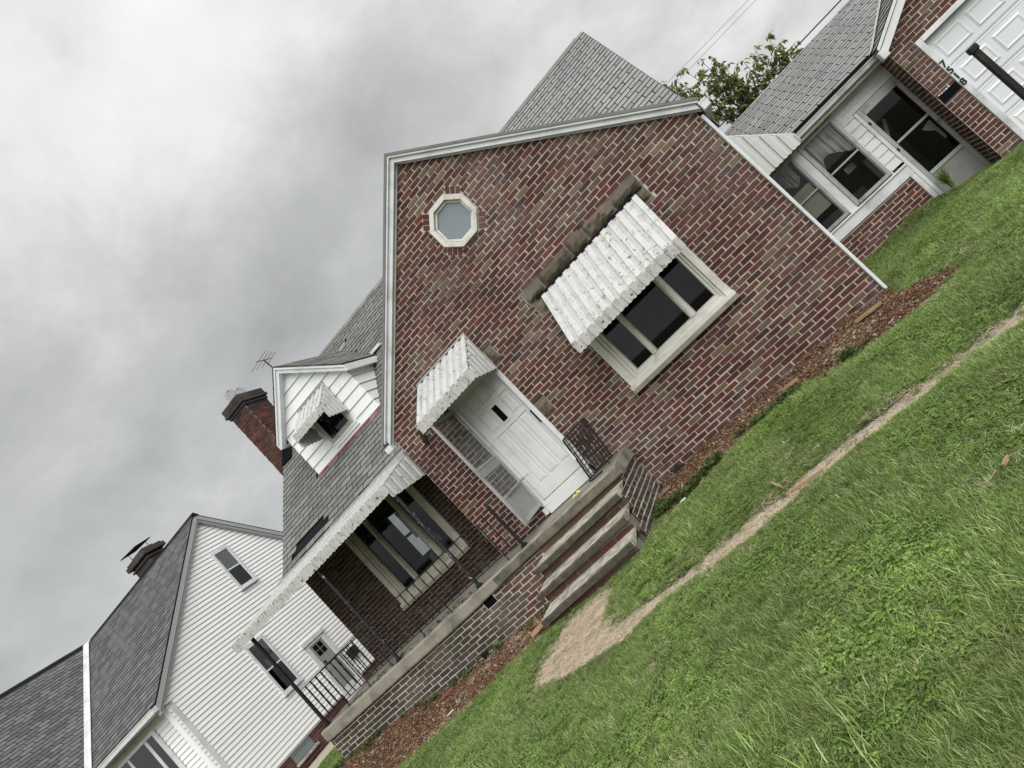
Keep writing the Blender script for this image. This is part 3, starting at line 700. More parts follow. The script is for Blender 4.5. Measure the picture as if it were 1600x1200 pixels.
part('backing', M_BLACK, dw, lambda m: m.add([(-7.36,DY-.034,4.45),(-6.82,DY-.034,4.45),(-6.82,DY-.034,5.2),(-7.36,DY-.034,5.2)], [(0,1,2,3)]))
part('apron_board', M_SIDING, dw, lambda m: (m.box(-7.44,-6.70,DY-.055,DY,4.32,4.375), m.box(-7.44,-6.70,DY-.045,DY,4.26,4.318)), bevel=.003)

# chimney
CX0, CX1, CY0, CY1, CZ = -10.01, -9.455, 3.5, 4.29, 6.90
ch = part('chimney', M_MORTAR_DK, house, lambda m: m.box(CX0+.01, CX1-.01, CY0+.01, CY1-.01, 3.2, CZ))
CB = HB
def chim_m(p): return M_BRICK_CHIM if p.z < 6.7 else (M_BRICK_DARK if random.random() < (p.z-6.6)*3 else M_BRICK_CHIM)
hc = [ch]
brickwork(HB, hc, chim_m, (0,CY0,0), (1,0,0), (0,-1,0), 3.3, CZ, lambda z: [(CX0,CX1)], None, phase=CX0, joint=.010)
brickwork(HB, hc, chim_m, (CX1,0,0), (0,1,0), (1,0,0), 5.2, CZ, lambda z: [(CY0+.03,CY1)], None, phase=CY0-.1, joint=.010)
brickwork(HB, hc, chim_m, (CX0,0,0), (0,-1,0), (-1,0,0), 3.3, CZ, lambda z: [(-CY1,-CY0-.03)], None, phase=CY0-.1, joint=.010)
for i, (o_, z0, z1) in enumerate(((.03,CZ,CZ+.075),(.07,CZ+.08,CZ+.15),(.05,CZ+.155,CZ+.30))):
    part('chimney_cap', M_BRICK_DARK, ch, lambda m: m.box(CX0-o_,CX1+o_,CY0-o_,CY1+o_,z0,z1), bevel=.01)
for cy in (3.74,4.07):
    fl = part('flue_pot', M_CLAY, ch, lambda m: m.box(-9.83,-9.63,cy-.11,cy+.11,CZ+.29,CZ+.40), bevel=.01)
    def cage(m):
        for k in range(10):
            a = 2*math.pi*k/10; ca, sa = math.cos(a), math.sin(a)
            m.tube([(-9.73+.115*ca,cy+.115*sa,CZ+.38),(-9.73+.14*ca,cy+.14*sa,CZ+.50),(-9.73+.10*ca,cy+.10*sa,CZ+.60),(-9.73,cy,CZ+.63)], .004, 4)
        for r_, z_ in ((.14,.50),(.10,.60),(.128,.44),(.125,.555)):
            m.tube([(-9.73+r_*math.cos(2*math.pi*k/16),cy+r_*math.sin(2*math.pi*k/16),CZ+z_) for k in range(17)], .003, 4, caps=False)
    part('wire_cage', M_WIRE, ch, cage)
# aerial on the ridge
an = thing('tv_antenna', 'small old television antenna on the roof ridge above the dormer', 'antenna', (-9.0,4.85,6.7))
part('mast', M_IRON, an, lambda m: (m.tube([(-9.0,4.85,6.65),(-9.17,4.85,7.80)], .018, 6), m.tube([(-8.85,4.85,6.7),(-9.08,4.85,7.25)], .008, 5)))
part('boom', M_WIRE, an, lambda m: m.tube([(-9.17,4.55,7.78),(-9.17,5.15,7.80)], .012, 5))
for i in range(4):
    part('rod', M_WIRE, an, lambda m: m.tube([(-9.17-.34+.04*i,4.65+.16*i,7.76),(-9.17+.34-.04*i,4.65+.16*i,7.80)], .008, 5))

# front door
def leafm(m):
    m.box(-4.175,-3.335,.068,.10,.975,2.96)
    for z0, z1 in ((.975,1.19),(2.10,2.18),(2.52,2.60),(2.86,2.96)): m.box(-4.175,-3.335,.05,.0679,z0,z1)
    for z0, z1 in ((1.1901,2.0999),(2.6001,2.8599)):
        for a, b in ((-4.175,-4.05),(-3.88,-3.84),(-3.63,-3.59),(-3.42,-3.335)): m.box(a,b,.05,.0679,z0,z1)
    for a, b in ((-4.175,-4.05),(-3.86,-3.60),(-3.42,-3.335)): m.box(a,b,.05,.0679,2.1801,2.5199)
dr = part('front_door', M_DOOR, house, leafm, bevel=.004)
def raised(m, x0, x1, z0, z1):
    i_ = .006; k_ = .040
    vs = [(a,.067,b) for a,b in ((x0+i_,z0+i_),(x1-i_,z0+i_),(x1-i_,z1-i_),(x0+i_,z1-i_))] + [(a,.055,b) for a,b in ((x0+k_,z0+k_),(x1-k_,z0+k_),(x1-k_,z1-k_),(x0+k_,z1-k_))]
    m.add(vs, [(4,5,6,7)] + [(i,(i+1)%4,4+(i+1)%4,4+i) for i in range(4)])
for x0, x1, z0, z1 in ((-4.05,-3.88,1.19,2.10),(-3.84,-3.63,1.19,2.10),(-3.59,-3.42,1.19,2.10),(-4.05,-3.86,2.18,2.52),(-3.60,-3.42,2.18,2.52),(-4.05,-3.88,2.60,2.86),(-3.84,-3.63,2.60,2.86),(-3.59,-3.42,2.60,2.86)):
    part('panel', M_DOOR, dr, lambda m: raised(m, x0, x1, z0, z1))
part('door_lite', M_BLACK, dr, lambda m: m.box(-3.785,-3.685,.046,.052,2.20,2.47))
part('lite_frame', M_DOOR, dr, lambda m: (m.box(-3.81,-3.786,.036,.0505,2.17,2.50), m.box(-3.684,-3.66,.036,.0505,2.17,2.50), m.box(-3.785,-3.685,.036,.0505,2.17,2.199), m.box(-3.785,-3.685,.036,.0505,2.471,2.50)))
part('pull_handle', M_IRON, dr, lambda m: m.box(-3.375,-3.35,.02,.0495,1.82,2.05), bevel=.006)
part('door_casing', M_TRIM, house, lambda m: (m.box(-3.333,-3.262,-.02,.12,.93,3.0), m.box(-4.262,-4.178,-.02,.12,.93,3.0), m.box(-4.177,-3.334,-.02,.12,2.962,3.0)), bevel=.006)
part('threshold', M_DOOR, house, lambda m: (m.box(-4.23,-3.29,-.05,.10,.905,.972), m.box(-4.20,-3.29,-.075,.0,.775,.903), m.box(-4.27,-4.205,-.10,.02,.80,.90)), bevel=.006)
part('sill_strip', M_SILL, house, lambda m: m.box(-4.17,-3.34,-.02,.049,.9725,.985))
# storm door swung straight out
sx = -4.21
sd_ = part('storm_door', M_ALU, house, lambda m: (m.box(sx-.012,sx+.018,-.905,-.845,.965,2.86), m.box(sx-.012,sx+.018,-.12,-.065,.965,2.86), m.box(sx-.012,sx+.018,-.845,-.12,.965,1.03), m.box(sx-.012,sx+.018,-.845,-.12,2.80,2.86), m.box(sx-.012,sx+.018,-.845,-.12,1.40,1.44), m.box(sx-.012,sx+.018,-.845,-.12,1.93,1.96)), bevel=.003)
tag(sd_, 'grey aluminium storm door swung open beside the white door')
boxpart('kick_panel', M_GREYP, sd_, sx-.004, sx+.006, -.845, -.12, 1.03, 1.40)
boxpart('middle_panel', M_GREYP, sd_, sx-.004, sx+.006, -.845, -.12, 1.80, 1.93)
for z0, z1 in ((1.44,1.80),(1.96,2.80)):
    part('pane', M_STORM, sd_, lambda m: m.add([(sx,-.845,z0),(sx,-.12,z0),(sx,-.12,z1),(sx,-.845,z1)], [(0,1,2,3)]))
part('closer', M_WIRE, sd_, lambda m: (m.tube([(sx+.03,-.62,1.42),(sx+.10,-.12,1.42)], .016, 6), m.tube([(sx+.10,-.12,1.42),(sx+.15,.02,1.42)], .006, 5), m.box(sx+.02,sx+.05,-.70,-.60,1.40,1.44)))
part('wall_lamp', M_RUST, house, lambda m: (m.box(-4.88,-4.83,-.05,.0,2.88,2.98), m.tube([(-4.855,-.07,2.93),(-4.855,-.09,2.84),(-4.855,-.09,2.76)], [.03,.045,.025], 8)))
# ------------------------------------------------------------------ metal awnings
def awning(name, label, T, w, d, zt, zf, val, n, side0=False, side1=False, zs=None, mat=None, vmat=None, base=(0,0,0), arms=True, flange=True, tip=.016):
    """T(u,d,z) -> world.  fluted panels run from the wall (d=0,zt) to the front (d,zf) and turn down as a valance"""
    mat = mat or M_AWN; vmat = vmat or M_AWN_V
    a = thing(name, label, 'awning', base, 'fluted white metal awnings')
    p = w/(2*n+1); wide = p*.22
    for i in range(2*n+1):
        up = .024 if i % 2 == 0 else 0.
        u0, u1 = i*p - (wide/2 if i and up else (0 if up else -wide/2+.008)), (i+1)*p + (wide/2 if up and i < 2*n else (0 if up else -wide/2+.008))
        sg = random.uniform(-.004,.004)
        def sl(m):
            us = (u0, u0+.004, u1-.004, u1); hs = (0., up, up, 0.) if up else (0.,0.,0.,0.)
            rows = []
            for (dd, zz) in ((0, zt),(d*.5, (zt+zf)/2 + sg),(d, zf)):
                rows.append([T(u, dd, zz+h) for u, h in zip(us, hs)])
            for j in range(2):
                for k in range(3):
                    m.add([rows[j][k], rows[j][k+1], rows[j+1][k+1], rows[j+1][k]], [(0,1,2,3)], 0)
            th = .018 if up else 0.
            um = (u0+u1)/2; q = (u1-u0)
            top = [T(u, d + h, zf + hh) for u, h, hh in zip(us, (0,th,th,0), hs)]
            bz = zf - val
            bot = [T(us[0], d, bz+tip*.9), T(us[1]+q*.08, d+th, bz+tip*.2), T(um, d+th, bz-tip*.3), T(us[2]-q*.08, d+th, bz+tip*.2), T(us[3], d, bz+tip*.9)]
            m.add([top[0], top[1], bot[1], bot[0]], [(3,2,1,0)], 1)
            m.add([top[1], top[2], bot[3], bot[2], bot[1]], [(4,3,2,1,0)], 1)
            m.add([top[2], top[3], bot[4], bot[3]], [(3,2,1,0)], 1)
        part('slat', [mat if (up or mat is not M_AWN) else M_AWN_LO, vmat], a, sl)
    zs = zs if zs is not None else zf - val + .01
    for on_, u in ((side0, 0.), (side1, w)):
        if not on_: continue
        ns = 11 if d < 1.2 else 15
        for i in range(ns):
            d0, d1 = d*i/ns, d*(i+1)/ns; o_ = .022 if i % 2 else 0.; s_ = -1 if u == 0 else 1
            f = lambda q: zt + (zf-zt)*q/d - .004
            uu = u + s_*o_
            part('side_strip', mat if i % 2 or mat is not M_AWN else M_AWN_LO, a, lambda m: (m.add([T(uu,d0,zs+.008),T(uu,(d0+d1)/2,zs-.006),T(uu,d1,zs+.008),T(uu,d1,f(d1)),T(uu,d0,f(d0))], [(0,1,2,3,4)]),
                m.add([T(u,d1,zs+.008),T(u+s_*.022,d1,zs+.008),T(u+s_*.022,d1,f(d1)),T(u,d1,f(d1))], [(0,1,2,3)])))
    if flange:
        part('wall_flange', M_TAR if name == 'window_awning' else M_ALU, a, lambda m: m.prism([T(-.01,-.002,zt+.045),T(w+.01,-.002,zt+.045),T(w+.01,-.002,zt+.02),T(-.01,-.002,zt+.02)], T(0,.018,0)-T(0,0,0)))
    if arms:
        for u in (.02, w-.02):
            part('arm', M_ALU, a, lambda m: m.tube([T(u,.0,zf-.05),T(u,d-.01,zf-.01)], .008, 5))
    return a
def front(x0, y): return lambda u, d, z: Vector((x0+u, y-d, z))
awning('window_awning', 'mildewed white fluted awning over the picture window below the stone lintel', front(-2.065,-.012), 1.83, .74, 3.03, 2.205, .14, 12, base=(-1.15,0,3), side0=False)
part('gap_shadow_strip', M_TAR, house, lambda m: m.box(-2.14,-.12,-.02,.011,3.055,3.074))  # solid dark strip standing in for the shade between lintel and awning
awning('door_awning', 'white fluted awning with a ribbed side panel over the front door', front(-4.36,-.012), 1.11, .88, 3.48, 2.95, .14, 7, side0=True, side1=True, zs=2.80, base=(-3.8,0,3.4))
awning('dormer_awning', 'small white fluted awning over the dormer window', front(-7.53,DY-.02), .85, .66, 5.30, 4.87, .13, 5, side0=True, side1=True, zs=4.60, base=(-7.1,2,5.2))
awning('porch_awning', 'long low white fluted awning over the porch on black posts', front(-9.42,.60), 4.07, 1.60, 3.06, 2.715, .135, 26, side1=True, zs=2.50, base=(-7.4,.3,3), arms=False)
awning('side_awning', 'clean white ribbed awning on the side wall beside the breezeway windows', lambda u, d, z: Vector((XR+.01+d, 2.2+u, z)), 1.1, .90, 3.24, 2.26, .15, 5, side0=True, zs=2.09, mat=M_AWN_CL, vmat=M_AWN_CL, base=(1.4,2.7,3))

# ------------------------------------------------------------------ porch, stoop and steps
porch = thing('front_porch', 'brick porch base with long concrete slab in front of the house', 'porch', (-6,-.3,0))
PB = Pieces(porch, 'brick', 'brickwork', (.012,.05), .05)
SX0, SX1, SYF = -9.23, -2.70, -1.0
def slab(m):
    n = 26; y0 = SYF
    for i in range(n):
        a, b = SX0+(SX1-SX0)*i/n, SX0+(SX1-SX0)*(i+1)/n
        m.box(a, b, y0 + random.uniform(-.004,.004), .0 if a > XL-.2 else D, .60 + (.03 if a > -5 else 0), .765 + random.uniform(-.003,.003))
def slab2(m):
    n = 60; xs_ = [SX0+(SX1-SX0)*i/n for i in range(n+1)]
    prof = []
    for x in xs_:
        j = lambda s: random.uniform(-s, s)
        zb = .585 + .045*float(ss(-6.2,-4.2,x)); yf = SYF + j(.006)
        prof.append([(x, yf+.02, .768+j(.004)), (x, yf, .748+j(.004)), (x, yf+j(.003), zb+.02), (x, yf+.01, zb), (x, yf+.12, zb-.002), (x, (D if x < XL else .0)-.001, .765)])
    for i in range(n):
        A, B = prof[i], prof[i+1]
        if abs(A[5][1]-B[5][1]) > .1: A = A[:5] + [(A[5][0], .0, .765)]
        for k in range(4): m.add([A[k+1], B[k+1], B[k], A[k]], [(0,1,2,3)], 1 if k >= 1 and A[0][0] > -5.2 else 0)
        m.add([A[0], B[0], B[5], A[5]], [(0,1,2,3)])
    for A, f in ((prof[0], 1), (prof[-1], -1)):
        q = A[:5] + [(A[0][0], A[5][1], .6), A[5]]
        m.add(q, [tuple(range(6,-1,-1)) if f < 0 else tuple(range(7))])
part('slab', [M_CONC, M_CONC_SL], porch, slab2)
boxpart('slab_core', M_CONC, porch, SX0+.05, XL-.02, SYF+.14, D-.02, .1, .755)
boxpart('stoop_core', M_CONC, porch, XL-.02, SX1-.06, SYF+.14, -.025, .1, .755)
def base_spans(z):
    s = [(SX0-.02, -4.28)]
    if .49 < z < .58: s = cut(s, -5.50, -5.30)
    return s
def base_m(p): return M_BRICK_BASE if p.x < -5.35 or (p.x < -5.0 and random.random() < .5) else M_BRICK_STEP
brick_wall(PB, porch, 'base_wall', base_m, (0,-.945,0), (1,0,0), (0,-1,0), -.20, .60, base_spans, M_MORTAR_LT, phase=.05)
boxpart('vent_hole', M_BLACK, porch, -5.52, -5.28, -.93, -.90, .47, .59)
brick_wall(PB, porch, 'base_end_wall', M_BRICK_BASE, (SX0-.02,0,0), (0,-1,0), (-1,0,0), -.20, .60, lambda z: [(-D,.91)], M_MORTAR_LT, phase=.05)
def stoop_side(z): 
    return [(-.98,-.03)] if z > .50 else ([(-1.42,-.03)] if z > .30 else [(-1.60,-.03)] if z > .13 else [(-1.75,-.03)])
brick_wall(PB, porch, 'stoop_side_wall', M_BRICK_BASE, (-2.745,0,0), (0,1,0), (1,0,0), -.15, .63, stoop_side, M_MORTAR_LT, phase=.05, proud=.004)
STEPS = [(.555,-1.50,-1.0),(.365,-1.88,-1.42),(.18,-2.26,-1.80)]
zprev = .63
for i, (zt, yf, yb) in enumerate(STEPS):
    x0, x1 = -4.28 + .02*i, -2.76
    def tread(m):
        n = 22; pr = []
        for k in range(n+1):
            x = x0 + (x1-x0)*k/n; t = k/n; dz = -.028*(1-t) + .012*t; j = lambda s: random.uniform(-s, s)
            pr.append([(x, yb+.05, zt+dz+.004), (x, yf+.02+j(.006), zt+dz+j(.004)), (x, yf+j(.006), zt-.015+dz+j(.004)), (x, yf+.004+j(.005), zt-.080+dz+j(.004)), (x, yf+.09, zt-.085+dz)])
        for k in range(n):
            A, B = pr[k], pr[k+1]
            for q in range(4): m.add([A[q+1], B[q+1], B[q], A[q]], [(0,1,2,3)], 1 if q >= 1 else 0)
        m.add([q for q in pr[0]], [(0,1,2,3,4)]); m.add([q for q in pr[-1]], [(4,3,2,1,0)])
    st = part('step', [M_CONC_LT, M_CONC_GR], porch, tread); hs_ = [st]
    tag(st, ['topmost worn concrete step', 'middle worn concrete step', 'lowest worn concrete step'][i])
    zb = (STEPS[i+1][0] if i < 2 else 0.0) - .06
    part('riser_mortar', M_MORTAR_DK, st, lambda m: m.box(x0+.03, x1-.01, yf+.079, yf+.30, zb, zt-.075))
    brickwork(PB, hs_, M_BRICK_STEP, (0,yf+.07,0), (1,0,0), (0,-1,0), zb-.02, zt-.088, lambda z: [(x0+.03,x1-.01)], None, phase=.03*i, joint=.010)
part('riser_back', M_BRICK_STEP, porch, lambda m: m.box(-4.27, -2.77, -.95, -.90, .45, .62))
boxpart('steps_core', M_MORTAR_DK, porch, -4.24, -2.80, -1.75, -.90, -.15, .26)
PB.finish(300)

# ------------------------------------------------------------------ wrought iron
def twisted(m, p, q, r=.007, mat=0):
    p, q = Vector(p), Vector(q); n = max(2, int((q-p).length/.05))
    ax = (q-p).normalized(); u = ax.orthogonal().normalized(); w = ax.cross(u); vs = []; fs = []
    for i in range(n+1):
        c = p.lerp(q, i/n); a = i*.55
        for k in range(4):
            b = a + math.pi/2*k; vs.append(c + (u*math.cos(b)+w*math.sin(b))*r*1.25)
    for i in range(n):
        for k in range(4): fs.append((i*4+k, i*4+(k+1) % 4, i*4+4+(k+1) % 4, i*4+4+k))
    m.add(vs, fs, mat)
def railing(name, label, P0, P1, nb, post0=None, post1=None, zt=1.455, zb=.87, zs=.77, scroll=None):
    P0, P1 = Vector(P0), Vector(P1); r = thing(name, label, 'railing', ((P0.x+P1.x)/2,(P0.y+P1.y)/2,zs), 'porch railings')
    d = (P1-P0); L = d.length; d = d/L
    bar = lambda m, z, h: m.prism([P0+Vector((0,0,z))+Vector((-d.y,d.x,0))*.018, P1+Vector((0,0,z))+Vector((-d.y,d.x,0))*.018, P1+Vector((0,0,z))-Vector((-d.y,d.x,0))*.015, P0+Vector((0,0,z))-Vector((-d.y,d.x,0))*.015], (0,0,h))
    part('top_rail', M_IRON, r, lambda m: bar(m, zt, .016)); part('bottom_rail', M_IRON, r, lambda m: bar(m, zb, .012))
    for i in range(1, nb+1):
        c = P0 + d*(L*i/(nb+1))
        part('baluster', M_IRON, r, lambda m: twisted(m, (c.x,c.y,zb-(.10 if i % 4 == 0 else 0)), (c.x,c.y,zt), .0085))
    if scroll is not None:
        def sc_(m):
            for sgn in (1,-1):
                for up in (1,-1):
                    pts = []
                    for k in range(15):
                        a = k/14*math.pi*1.7; rr = .052*(1-.55*k/14)
                        pts.append(P0 + d*(scroll + sgn*(.055 - rr*math.cos(a))) + Vector((0,0,(zt+zb)/2+.03 + up*(.02+rr*math.sin(a)))))
                    m.tube(pts, .007, 5)
        part('scroll', M_IRON, r, sc_)
    return r
YR = -.85
def post(name, label, x, z1, mat, rad=.020, y=YR):
    p = thing(name, label, 'post', (x,y,.765), 'black iron porch posts')
    part('shaft', mat, p, lambda m: m.box(x-rad,x+rad,y-rad,y+rad,.775,z1), bevel=.004)
    part('foot', M_IRON, p, lambda m: (m.box(x-.05,x+.05,y-.05,y+.05,.766,.776), m.prism([(x-.035,y-.035,.776),(x+.035,y-.035,.776),(x+.035,y+.035,.776),(x-.035,y+.035,.776)], (0,0,.03))))
    return p
post('iron_post', 'black iron post at the far left corner of the porch', -9.15, 2.74, M_IRON, .024)
post('iron_post', 'flaking black iron post in the middle of the long porch awning', -7.28, 2.74, M_PEEL, .022)
post('iron_post', 'black iron post with silvery peeling paint before the porch window', -5.40, 2.74, M_PEEL, .022)
post('iron_post', 'short black newel post at the head of the steps', -4.46, 1.50, M_IRON, .018)
railing('iron_railing', 'black iron railing between the far corner post and the flaking post', (-9.13,YR,0), (-7.30,YR,0), 12)
railing('iron_railing', 'black iron railing with a scroll in front of the porch window', (-7.26,YR,0), (-5.42,YR,0), 11, scroll=.92)
railing('iron_railing', 'short black iron railing ending at the newel post by the steps', (-5.38,YR,0), (-4.48,YR,0), 5)
railing('iron_railing', 'black iron railing along the far end of the porch', (-9.15,-.83,0), (-9.15,.86,0), 11)
# broken railing section leaning beside the door
lr = thing('broken_railing', 'rusty broken iron railing section leaning right of the front door', 'railing', (-3.05,-.3,.77))
A = Vector((-3.27,-.40,.80)); Ux = Vector((.40,.12,.02)); Vz = Vector((.03,.20,.62))
part('frame', M_RUST, lr, lambda m: (m.tube([A,A+Vz],.016,4), m.tube([A+Vz,A+Vz+Ux],.013,4), m.tube([A+Ux,A+Ux+Vz],.016,4), m.tube([A+Ux*-.05,A+Ux*1.05],.012,4)))
for i in range(7):
    t = (i+.6)/7.4
    part('bar', M_RUST, lr, lambda m: twisted(m, A+Ux*t, A+Ux*t+Vz, .009))
for i in range(9):
    t = (i+.5)/9
    part('cross_strap', M_RUST, lr, lambda m: m.tube([A+Vz*t+Vector((0,-.012,0)), A+Vz*t+Ux*.5+Vector((0,-.012,random.uniform(-.02,.02))), A+Vz*t+Ux+Vector((0,-.012,random.uniform(-.02,.02)))], .006, 4))
part('snapped_leg', M_RUST, lr, lambda m: (m.tube([A+Vector((-.02,-.05,-.02)), A+Vector((.12,-.22,-.015)), A+Vector((.30,-.30,-.01))], .012, 5), m.tube([A+Vector((.42,-.2,-.01)), A+Vector((.30,-.1,.22)), A+Ux+Vz*.3], .010, 5)))
part('pale_strip', M_TRIM, lr, lambda m: m.prism([A+Vector((.03,-.02,.32)), A+Vector((.055,-.02,.32)), A+Vector((.06,.02,.56)), A+Vector((.035,.02,.56))], (0,.004,0)))
# scrap of yellow tape
def tape(m):
    pts = [(-3.56,-.62,.785),(-3.52,-.61,.795),(-3.50,-.63,.785),(-3.475,-.585,.80),(-3.44,-.57,.79),(-3.42,-.575,.80)]
    for i in range(5):
        a, b = Vector(pts[i]), Vector(pts[i+1]); w_ = Vector((.012*(-1)**i,.012+.006*(i%3),.012+.005*(i%2)))
        m.prism([a-w_*.6,a+w_,b+w_*.9,b-w_], (0,.003,.002))
tag(part('tape_scrap', M_YELLOW, None, tape), 'crumpled scrap of yellow tape on the stoop before the door', 'litter')

# ------------------------------------------------------------------ breezeway
YB = 3.35
bz = thing('breezeway', 'low white breezeway with torn curtains and brick knee wall joining garage', 'building', (2.4,YB,0))
BB = Pieces(bz, 'brick', 'brickwork', (.012,.05), .05)
brick_wall(BB, bz, 'knee_wall', M_BRICK_FAR, (0,YB,0), (1,0,0), (0,-1,0), -.15, .545, lambda z: [(XR,2.72)], M_MORTAR, phase=.07)
BB.finish(300)
boxpart('ledge', M_TRIM, bz, XR, 2.80, YB-.025, YB+.05, .547, .72, bevel=.006)
boxpart('ledge_cap', M_TRIM, bz, XR, 2.80, YB-.05, YB+.05, .722, .755, bevel=.004)
def bwin(x0, x1, z0, z1, zm, label):
    def fr(m):
        t = .055
        m.box(x0-t,x0,YB-.03,YB+.06,z0-t,z1+t); m.box(x1,x1+t,YB-.03,YB+.06,z0-t,z1+t); m.box(x0,x1,YB-.03,YB+.06,z1,z1+t); m.box(x0,x1,YB-.045,YB+.06,z0-t,z0)
        m.box(x0,x1,YB-.01,YB+.03,zm-.016,zm+.016)
        for a in (x0, x1-.018): m.box(a+.0005, a+.0175, YB-.012, YB+.02, z0, z1)
    w = part('window', M_ALU, bz, fr, bevel=.004); tag(w, label)
    for a, b in ((z0, zm-.016),(zm+.016, z1)):
        part('pane', M_GLASS, w, lambda m: m.add([(x0,YB+.015,a),(x1,YB+.015,a),(x1,YB+.015,b),(x0,YB+.015,b)], [(0,1,2,3)]))
bwin(1.965,2.525,.83,2.05,1.42,'breezeway window with a torn curtain in its upper sash')
bwin(1.16,1.72,.83,2.05,1.42,'breezeway window half hidden by the house corner')
part('pier', M_TRIM, bz, lambda m: (m.box(1.776,1.909,YB-.01,YB+.05,.756,2.11), m.box(2.581,2.60,YB-.01,YB+.05,.756,2.11), m.box(XR,1.104,YB-.01,YB+.05,.756,2.11)))
for i in range(9):
    z0 = .80 + i*.147
    part('clapboard', M_TRIM, bz, lambda m: clap(m, [(2.601,YB,z0),(2.80,YB,z0)], [(2.601,YB,z0+.145),(2.80,YB,z0+.145)], (0,-1,0), .018))
boxpart('corner_board', M_TRIM, bz, 2.801, 2.86, YB-.03, YB+.05, -.2, 1.86, bevel=.004)
boxpart('end_board', M_TRIM, bz, 2.721, 2.80, YB-.02, YB+.05, -.2, .546, bevel=.004)
for i, (a, b) in enumerate(((1.87,1.96),(1.962,2.06),(2.062,2.20))):
    part('header_board', M_TRIM, bz, lambda m: m.box(2.601,3.57,YB-.012*(3-i)*.5,YB+.05,a,b), bevel=.004)
boxpart('header_board', M_TRIM, bz, XR, 2.60, YB-.01, YB+.05, 2.112, 2.20, bevel=.004)
# breezeway door
bd = part('screen_door', M_ALU, bz, lambda m: (m.box(2.862,2.93,YB-.03,YB+.03,-.2,1.865), m.box(3.50,3.57,YB-.03,YB+.03,-.2,1.865), m.box(2.931,3.499,YB-.03,YB+.03,1.72,1.865), m.box(2.931,3.499,YB-.035,YB+.03,1.045,1.085), m.box(2.931,3.499,YB-.035,YB+.03,.34,.40)), bevel=.005)
tag(bd, 'grey metal door with two dark panes between breezeway and garage')
boxpart('kick_panel', M_GREYP, bd, 2.931, 3.499, YB-.015, YB+.02, -.2, .339)
for a, b in ((.40,1.045),(1.085,1.72)):
    part('pane', M_GLASS, bd, lambda m: m.add([(2.931,YB+.0,a),(3.499,YB+.0,a),(3.499,YB+.0,b),(2.931,YB+.0,b)], [(0,1,2,3)]))
part('scroll_bracket', M_GREYP, bd, lambda m: (m.prism([(3.30,YB+.03,.95),(3.47,YB+.03,.99),(3.47,YB+.03,.62),(3.43,YB+.03,.60),(3.42,YB+.03,.80),(3.34,YB+.03,.88)], (0,.01,0)),))
part('handle', M_WIRE, bd, lambda m: m.box(3.50,3.54,YB-.06,YB-.03,.86,.92), bevel=.006)
part('hinge', M_IRON, bd, lambda m: (m.box(2.862,2.89,YB-.045,YB-.03,1.55,1.61), m.box(2.862,2.89,YB-.045,YB-.03,.95,1.01)), bevel=.004)
# interior: curtains and clutter
def drape(m, x0, x1, z1, f, y, n=26):
    vs = []; 
    for i in range(n+1):
        t = i/n; x = x0+(x1-x0)*t; zb = f(t); yy = y + .03*math.sin(i*1.5) + .012*math.sin(i*3.7)
        for k in range(5): vs.append((x, yy*1.0 + .01*math.sin(k+i), z1+(zb-z1)*k/4))
    fs = [(i*5+k, i*5+5+k, i*5+6+k, i*5+1+k) for i in range(n) for k in range(4)]
    m.add(vs, fs)
M_CURT = mat_simple('dirty_curtain', (.62,.60,.54), .25, 9, .9, .2, 50, dirt=(.22,.20,.16), dscale=5, stretch=(6,1,1))
tag(part('torn_curtain', M_CURT, None, lambda m: drape(m, 1.96, 2.53, 2.06, lambda t: 1.60+.10*math.sin(t*5)-.25*max(0,.2-t)*3 - .18*max(0,t-.75), YB+.07)), 'torn grey curtain sagging inside the right breezeway window', 'curtain')
tag(part('torn_curtain', M_CURT, None, lambda m: drape(m, 1.30, 1.66, 2.06, lambda t: 1.72+.06*math.sin(t*7), YB+.07)), 'dirty curtain inside the left breezeway window above the board', 'curtain')
tag(part('leaning_board', M_CARD, None, lambda m: m.box(1.36,1.70,YB+.05,YB+.065,1.08,1.60)), 'pale cream board standing inside the left breezeway window', 'board')
part('interior_walls', M_INT_BZ, bz, lambda m: (m.box(XR,3.9,5.6,5.7,-.3,2.5), m.box(XR,3.9,YB+.1,5.7,-.32,-.25), m.box(1.5,2.4,4.6,5.2,-.25,.9), m.box(2.6,2.9,4.3,4.7,-.25,1.2)))
part('clutter', M_INT_LT, bz, lambda m: (m.prism([(1.85,4.5,.95),(2.10,4.5,1.30),(2.14,4.5,1.25),(1.9,4.5,.92)], (0,.05,0)), m.prism([(3.0,4.0,1.15),(3.22,4.1,1.5),(3.26,4.1,1.46),(3.06,4.0,1.13)], (0,.03,0)), m.box(2.25,2.42,3.9,4.0,1.22,1.34)))
# roof
BRY, BRZ, BEY, BEZ = 5.5, 3.40, 3.08, 2.33
brs = (BRZ-BEZ)/(BRY-BEY); bn = Vector((0,-brs,1)).normalized(); bv = Vector((0,1,brs)).normalized()
br = part('roof', M_TAR, bz, lambda m: m.prism([(XR+.05,BEY,BEZ-.02),(XR+.05,BRY,BRZ-.02),(XR+.05,BRY+2.4,BEZ),(XR+.05,BRY+2.4,BEZ-.1),(XR+.05,BRY,BRZ-.12),(XR+.05,BEY,BEZ-.10)], (4.9,0,0)))
GEX, GEZ, GPS, YG = 3.50, 2.235, .57, 2.8
def b_ok(c): return c.z > GEZ + GPS*(c.x-GEX-.05) + .01
BS = Pieces(bz, 'shingle', 'shingles', (.006,.06), .03, M_EDGE)
shingle_field(BS, [br], M_SHG_UP, XR+.05, 5.9, Vector((0,BEY,BEZ)), bv, bn, math.hypot(BRY-BEY,BRZ-BEZ)-.02, b_ok, tab=.305, ex=.13, tl=.05)
BS.finish(300, 30.)
